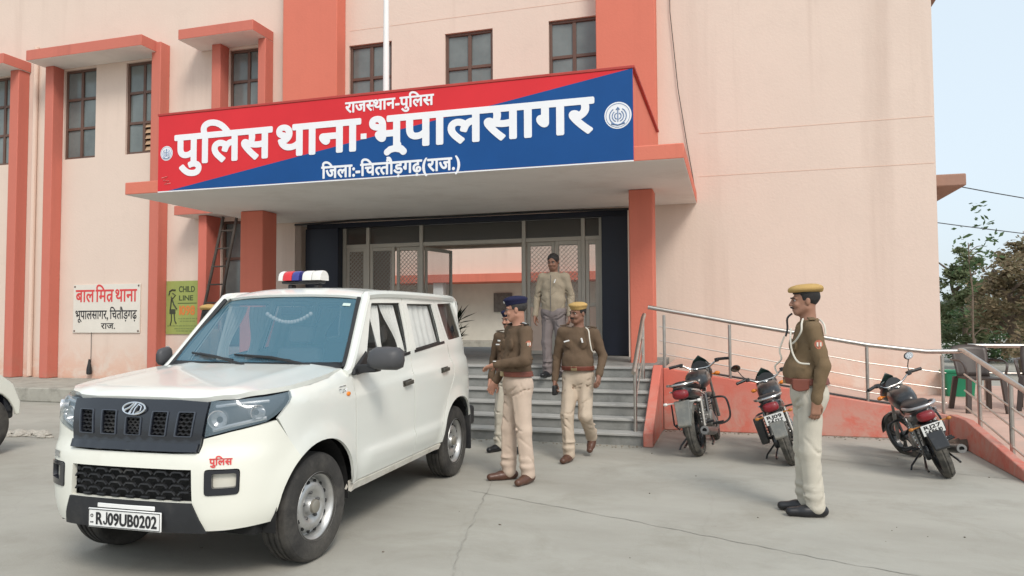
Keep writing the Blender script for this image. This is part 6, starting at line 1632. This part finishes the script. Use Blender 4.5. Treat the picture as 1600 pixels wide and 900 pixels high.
def tree(loc, h, spread, lm, label, nclump=60, leaves=70, lsize=.10, seed=1, trunk_r=.12, base=.25, group=None, drop=0., cat='tree', name='tree', clump=.5):
    r = np.random.RandomState(seed)
    T = empty(name, loc, r.uniform(0, 6), label, cat, group)
    q = MB(); tips = []
    main = [V(0, 0, -.1)]; p = V(0, 0, 0)
    for k in range(6): p = p + V(r.normal() * .12 * spread, r.normal() * .12 * spread, h * .13); main.append(p.copy())
    q.tube(catmull(main, 4), list(np.linspace(trunk_r, trunk_r * .3, len(main) * 4 - 3)), 10)
    for k in range(12):
        t = r.uniform(.25, 1); i = min(int(t * 6), 5); a = main[i].lerp(main[i + 1], t * 6 - i); an = r.uniform(0, 2 * PI); l = spread * r.uniform(.5, 1.)
        pts = [a, a + V(math.cos(an) * l * .4, math.sin(an) * l * .4, l * .35), a + V(math.cos(an) * l * .85, math.sin(an) * l * .85, l * r.uniform(.3, .8) - drop * l)]
        q.tube(catmull(pts, 5), list(np.linspace(trunk_r * .45, trunk_r * .08, 11)), 7); tips += [pts[1], pts[2]]
    q.build('trunk', BARK, T)
    # crown: leaf-sized faces in loose clumps
    vs = []; fs = []
    for c in range(nclump):
        u = r.normal(size=3); u /= np.linalg.norm(u); rad = r.uniform(.35, 1.) ** .6
        zc = h * (base + (1 - base) * .5) + u[2] * rad * h * (1 - base) * .5
        taper = 1 - .35 * max(0, (zc / h - .6) / .4)
        cc = np.array((u[0] * rad * spread * taper, u[1] * rad * spread * taper, zc))
        if c < len(tips) and c % 2: cc = np.array(tips[c]) 
        cs = clump * r.uniform(.45, 1.15) * spread * .5
        nl = int(leaves * r.uniform(.5, 1.4))
        P = cc + r.normal(size=(nl, 3)) * cs * np.array((.55, .55, .42))
        for pnt in P:
            if pnt[2] < .05: continue
            a = r.normal(size=3); a /= np.linalg.norm(a); b = np.cross(a, r.normal(size=3)); b /= np.linalg.norm(b); s = lsize * r.uniform(.6, 1.35)
            a[2] = a[2] * .6 - drop; k = len(vs)
            vs += [pnt - a * s, pnt + b * s * .42, pnt + a * s, pnt - b * s * .42]; fs.append((k, k + 1, k + 2, k + 3))
    q = MB(); q.add(vs, fs); q.build('crown', lm, T, fix=False, smooth=False)
    return T
L1 = leaf_mat('dark_green_leaves', [(.13, .175, .085), (.18, .215, .11), (.22, .23, .135)])  # haze painted in: both tree leaf colours are lightened
L2 = leaf_mat('dusty_brown_leaves', [(.21, .185, .105), (.29, .225, .14), (.30, .235, .155), (.22, .215, .125)])
L3 = leaf_mat('light_green_leaves', [(.07, .13, .05), (.11, .17, .08), (.05, .09, .04)])
tree((6.75, 25.0, 0), 3.9, .85, L1, 'dark green bushy tree nearest the gable wall', 80, 80, .075, 3, .10, .05)
tree((7.45, 22.3, 0), 3.75, 1.25, L2, 'dusty brown and olive tree behind the plastic chairs', 120, 85, .075, 5, .14, .08)
tree((11.6, 27.0, 0), 5.0, 2.1, L2, 'second dusty tree at the edge of the picture, partly out of frame', 100, 80, .10, 8, .14, .08)
tree((5.0, 17.5, 0), 4.0, .50, L3, 'thin young tree with sparse leaves rising beside the gable wall', 16, 12, .075, 11, .03, .62, drop=.3, clump=.9)
for i, (x, y, h, lab) in enumerate(((8.25, 28.5, 1.9, 'low light green bush beyond the gable corner'), (10.3, 29.5, 2.2, 'round green bush far behind the dusty trees'), (16, 36, 2.4, 'far green bush beyond the yard fence'))):
    tree((x, y, 0), h, 1.7, L3, lab, 60, 60, .09, 20 + i, .05, .02, cat='bush', name='bush')
tree((7.35, 15.2, 0), 4.15, .75, L3, 'leafy branch tips entering at the right picture edge above the chairs', 22, 40, .07, 31, .05, .74, drop=.35, clump=.7)
# far tree line: nobody could count these
q = MB(); r = np.random.RandomState(4); vs = []; fs = []
for k in range(9000):
    x = r.uniform(-10, 160); y = 95 + r.uniform(-6, 6); hh = 4.2 + 1.6 * math.sin(x * .21) + 1.1 * math.sin(x * .57 + 1) + .6 * math.sin(x * 1.3)
    p = np.array((x, y, max(0.1, hh * r.uniform(0, 1) ** .7))); a = r.normal(size=3); a /= np.linalg.norm(a); b = np.cross(a, r.normal(size=3)); b /= np.linalg.norm(b); s = r.uniform(.35, .8); i = len(vs)
    vs += [p - a * s, p + b * s * .7, p + a * s, p - b * s * .7]; fs.append((i, i + 1, i + 2, i + 3))
q.add(vs, fs); tag(q.build('treeline', leaf_mat('hazy_far_leaves', [(.13, .16, .11), (.17, .19, .14), (.20, .20, .16)]), fix=False, smooth=False), kind='stuff')
# croton by the doors
PP = empty('potted_plant', (-4.72, 12.3, .872), 0, 'dark leafy plant in a pot beside the porch doors behind the car', 'plant')
q = MB(); q.lathe([(.09, 0), (.13, .20), (.14, .21), (.14, .24), (.12, .24), (.11, .20)], (0, 0, 0), 'z', 20); q.build('pot', mat('clay_pot', (.30, .12, .07), .85, var=.15), PP)
q = MB(); vs = []; fs = []; r = np.random.RandomState(6)
for k in range(90):
    an = r.uniform(0, 2 * PI); el = r.uniform(.25, 1.4); l = r.uniform(.22, .48); d = np.array((math.cos(an) * math.cos(el), math.sin(an) * math.cos(el), math.sin(el))); s = np.cross(d, (0, 0, 1)); s /= np.linalg.norm(s); o = np.array((0, 0, .22 + r.uniform(0, .42))); i = len(vs); w = r.uniform(.018, .034)
    pts = [o, o + d * l * .5, o + d * l + np.array((0, 0, -.10 * l))]; vs += [pts[0] - s * w * .4, pts[0] + s * w * .4, pts[1] + s * w, pts[2], pts[1] - s * w]; fs.append((i, i + 1, i + 2, i + 3, i + 4))
q.add(vs, fs); q.build('leaves', leaf_mat('croton_leaves', [(.016, .022, .014), (.03, .042, .022), (.06, .06, .035)]), PP, fix=False, smooth=False)

# ------------------------------------------------------------------ plastic chairs and green tub on the ramp landing
CHM = mat('brown_plastic_chair', (.055, .040, .034), .4, var=.12, dirt=((.10, .085, .07), .4), dscale=5)
def chair():
    T = empty('plastic_chair', (0, 0, 0), 0, 'dark brown plastic armchair nearest the ramp corner post', 'chair', 'plastic chairs on the ramp landing')
    q = MB(); q.rings([[V(x, y, .43 - .02 * math.cos(x * 6)) for x, y in rounded([(-.22, -.22), (.22, -.22), (.20, .22), (-.20, .22)], .05, 3)], [V(x * 1.02, y * 1.02, .455 - .02 * math.cos(x * 6)) for x, y in rounded([(-.22, -.22), (.22, -.22), (.20, .22), (-.20, .22)], .05, 3)]]); q.build('seat', CHM, T)
    q = MB(); rows = []
    for t in np.linspace(0, 1, 8): rows.append([V(u * (.20 + .03 * t - .05 * max(0, t - .75) * 4 * .3), .20 + .13 * t - .05 * u * u, .44 + .42 * t - .03 * u * u * t) for u in np.linspace(-1, 1, 11)])
    q.rings(rows, cap=False, closed=False); q.build('backrest', CHM, T, solid=.012)
    for s in (1, -1):
        for y, dy in ((-.20, -.05), (.20, .08)):
            q = MB(); q.rings([[V(s * (.20 + .035 * t) + a * .03, y + dy * t + b * .025, .44 * (1 - t)) for a, b in ((-1, -1), (1, -1), (1, 1), (-1, 1))] for t in (0, .5, 1)]); q.build('leg', CHM, T, bevel=.006)
        q = MB(); q.tube(catmull([(s * .215, -.20, .43), (s * .25, -.21, .60), (s * .262, -.10, .66), (s * .255, .12, .66), (s * .22, .27, .66)], 5), .022, 8, flat=.6); q.build('armrest', CHM, T)
    return T
c1 = chair(); c1.location = (3.12, 10.95, .315); c1.rotation_euler = (0, 0, PI + .12 + PI)
c2 = copy_tree(c1); c2.location = (3.92, 11.25, .315); c2.rotation_euler = (0, 0, -.35); c2['label'] = 'dark brown plastic armchair at the picture edge, behind the steel rails'
q = MB(); gx, gy = 3.42, 13.0
q.rings([[V(x * s, y * s, z) for x, y in rounded([(-.22, -.16), (.22, -.16), (.22, .16), (-.22, .16)], .04, 3)] for z, s in ((0, .86), (.36, 1.), (.37, 1.08), (.40, 1.08), (.40, 1.), (.39, .97), (.05, .84))]); gt = q.build('green_tub', mat('green_plastic', (.02, .22, .11), .4, var=.1)); gt.location = (gx, gy, .316); tag(gt, 'green plastic tub on the landing behind the ramp railing', 'tub')

# ------------------------------------------------------------------ debris by the left kerb
q = MB(); r = np.random.RandomState(2)
for k in range(70):
    x = -9.25 + r.normal() * .28; y = 7.75 + r.normal() * .10; s = abs(r.normal()) * .035 + .012; q.ball((x, y, s * .3), 1, 6, 4, (s * r.uniform(.7, 1.6), s, s * r.uniform(.3, .7)), Matrix.Rotation(r.uniform(0, 3), 3, 'Z'))
tag(q.build('rubble', mat('plaster_rubble', (.42, .39, .34), .95, var=.2, vscale=20), fix=False, smooth=False), kind='stuff')
q = MB()
for k in range(60):
    x = r.uniform(-7, 4.5); y = r.uniform(3.0, 9.8); s = r.uniform(.003, .010); q.ball((x, y, s * .4), 1, 5, 3, (s * r.uniform(.8, 1.6), s, s * .6), Matrix.Rotation(r.uniform(0, 3), 3, 'Z'))
tag(q.build('grit', mat('dark_grit', (.17, .15, .12), .95, var=.3, vscale=30), fix=False, smooth=False), kind='stuff')
q = MB()
for k in range(420):
    x = r.uniform(-1, 2.55) if k % 2 else r.uniform(-8, -1); y = (10.36 if k % 2 else 8.97) - abs(r.normal()) * .07; s = r.uniform(.004, .016); q.ball((x, y, s * .35), 1, 5, 3, (s * r.uniform(.8, 1.8), s, s * .5), Matrix.Rotation(r.uniform(0, 3), 3, 'Z'))
tag(q.build('gravel', mat('wall_foot_dirt', (.27, .235, .19), .95, var=.3, vscale=30), fix=False, smooth=False), kind='stuff')
for i, (x, y, lab) in enumerate(((2.66, 9.72, 'dark broken stone lying against the ramp kerb'), (2.45, 9.95, 'smaller stone beside the ramp kerb near the motorcycle'))):
    q = MB(); q.ball((0, 0, .05), 1, 9, 6, (.17 - .06 * i, .12 - .04 * i, .07)); 
    q.v = [tuple(np.array(v) * (1 + .22 * math.sin(v[0] * 40 + v[1] * 31 + i))) for v in q.v]; o = q.build('stone', mat('brown_stone', (.12, .085, .065), .95, var=.3, vscale=12)); o.location = (x - .12, y, 0); tag(o, lab, 'stone')

# ------------------------------------------------------------------ vehicle cut by the left edge of the picture
JP = empty('parked_vehicle', (-8.95, 4.87, 0), PI / 2, 'white vehicle cut off by the left picture edge, showing only a wheel and wing', 'car')
JT = Matrix.Translation((9.9, -7.55, 0))
x1 = -8.05; wx = x1 - .45; wx2 = wx - 2.5
def arch(cx, r0, a0, a1, n=12): return [(cx + r0 * math.cos(a), .36 + r0 * math.sin(a)) for a in np.linspace(a0, a1, n)]
side = [(x1 - .005, .45), (x1, .60), (x1 - .10, .82), (x1 - .34, 1.0), (x1 - 1.35, 1.08), (x1 - 3.9, 1.12), (x1 - 3.95, .5), (x1 - 3.7, .42)] + arch(wx2, .44, PI - .1, .1)[::1] + [(wx2 + .5, .42), (wx - .5, .42)] + arch(wx, .41, PI - .1, .22)
q = MB(); q.prism(side, 6.72, 6.76, lambda u, v, d: V(u, d, v)); q.prism(side, 8.36, 8.40, lambda u, v, d: V(u, d, v)); q.xf(JT); q.build('side_panel', CARW2, JP, bevel=.012)
q = MB(); q.prism([(x1 - .11, .82), (x1 - .34, 1.01), (x1 - 1.35, 1.085), (x1 - 1.35, .95), (x1 - .2, .78)], 6.78, 8.34, lambda u, v, d: V(u, d, v)); q.xf(JT); q.build('bonnet', CARW, JP, bevel=.02)
q = MB(); q.prism([(x1 - .08, .5), (x1 - .12, .80), (x1 - .2, .80), (x1 - .16, .5)], 6.77, 8.35, lambda u, v, d: V(u, d, v)); q.xf(JT); q.build('grille', GLOSSB, JP)
q = MB(); q.box(x1 - .12, x1 - .02, 6.80, 8.32, .40, .56); q.xf(JT); q.build('bumper', MATTB, JP, bevel=.03)
cab = [(x1 - 1.25, 1.11), (x1 - 1.75, 1.72), (x1 - 3.8, 1.76), (x1 - 3.93, 1.13)]
q = MB(); q.prism(cab, 6.82, 8.30, lambda u, v, d: V(u, d, v)); q.xf(JT); cb = q.build('cabin', CARW, JP, bevel=.04)
q = MB(); q.prism([(x1 - 1.55, 1.18), (x1 - 1.88, 1.62), (x1 - 3.6, 1.66), (x1 - 3.7, 1.18)], 6.812, 6.817, lambda u, v, d: V(u, d, v)); q.xf(JT); q.build('window_glass', QGL, cb)
q = MB(); q.box(x1 - 3.6, x1 - .2, 6.95, 8.2, .34, .9); q.xf(JT); q.build('chassis', LINER, JP)
for xx in (wx, wx2):
    for yy_, sg in ((6.86, -1), (8.26, 1)):
        w = empty('wheel', (xx + 9.9, yy_ - 7.55, .355)); w.parent = JP
        t = MB(); t.lathe(tyre_profile(sg, .355, .22), (0, 0, 0), 'y', 40, cap=False); t.build('tyre', TYRE, w, ang=28)
        q = MB(); q.lathe([(.21, .10 * sg), (.20, .08 * sg), (.18, .03 * sg), (.12, .05 * sg), (.06, .03 * sg), (.001, .06 * sg)], (0, 0, 0), 'y', 32, cap=False); q.lathe([(.21, -.1 * sg), (.21, .1 * sg)], (0, 0, 0), 'y', 32, cap=False); q.build('rim', RIM, w)
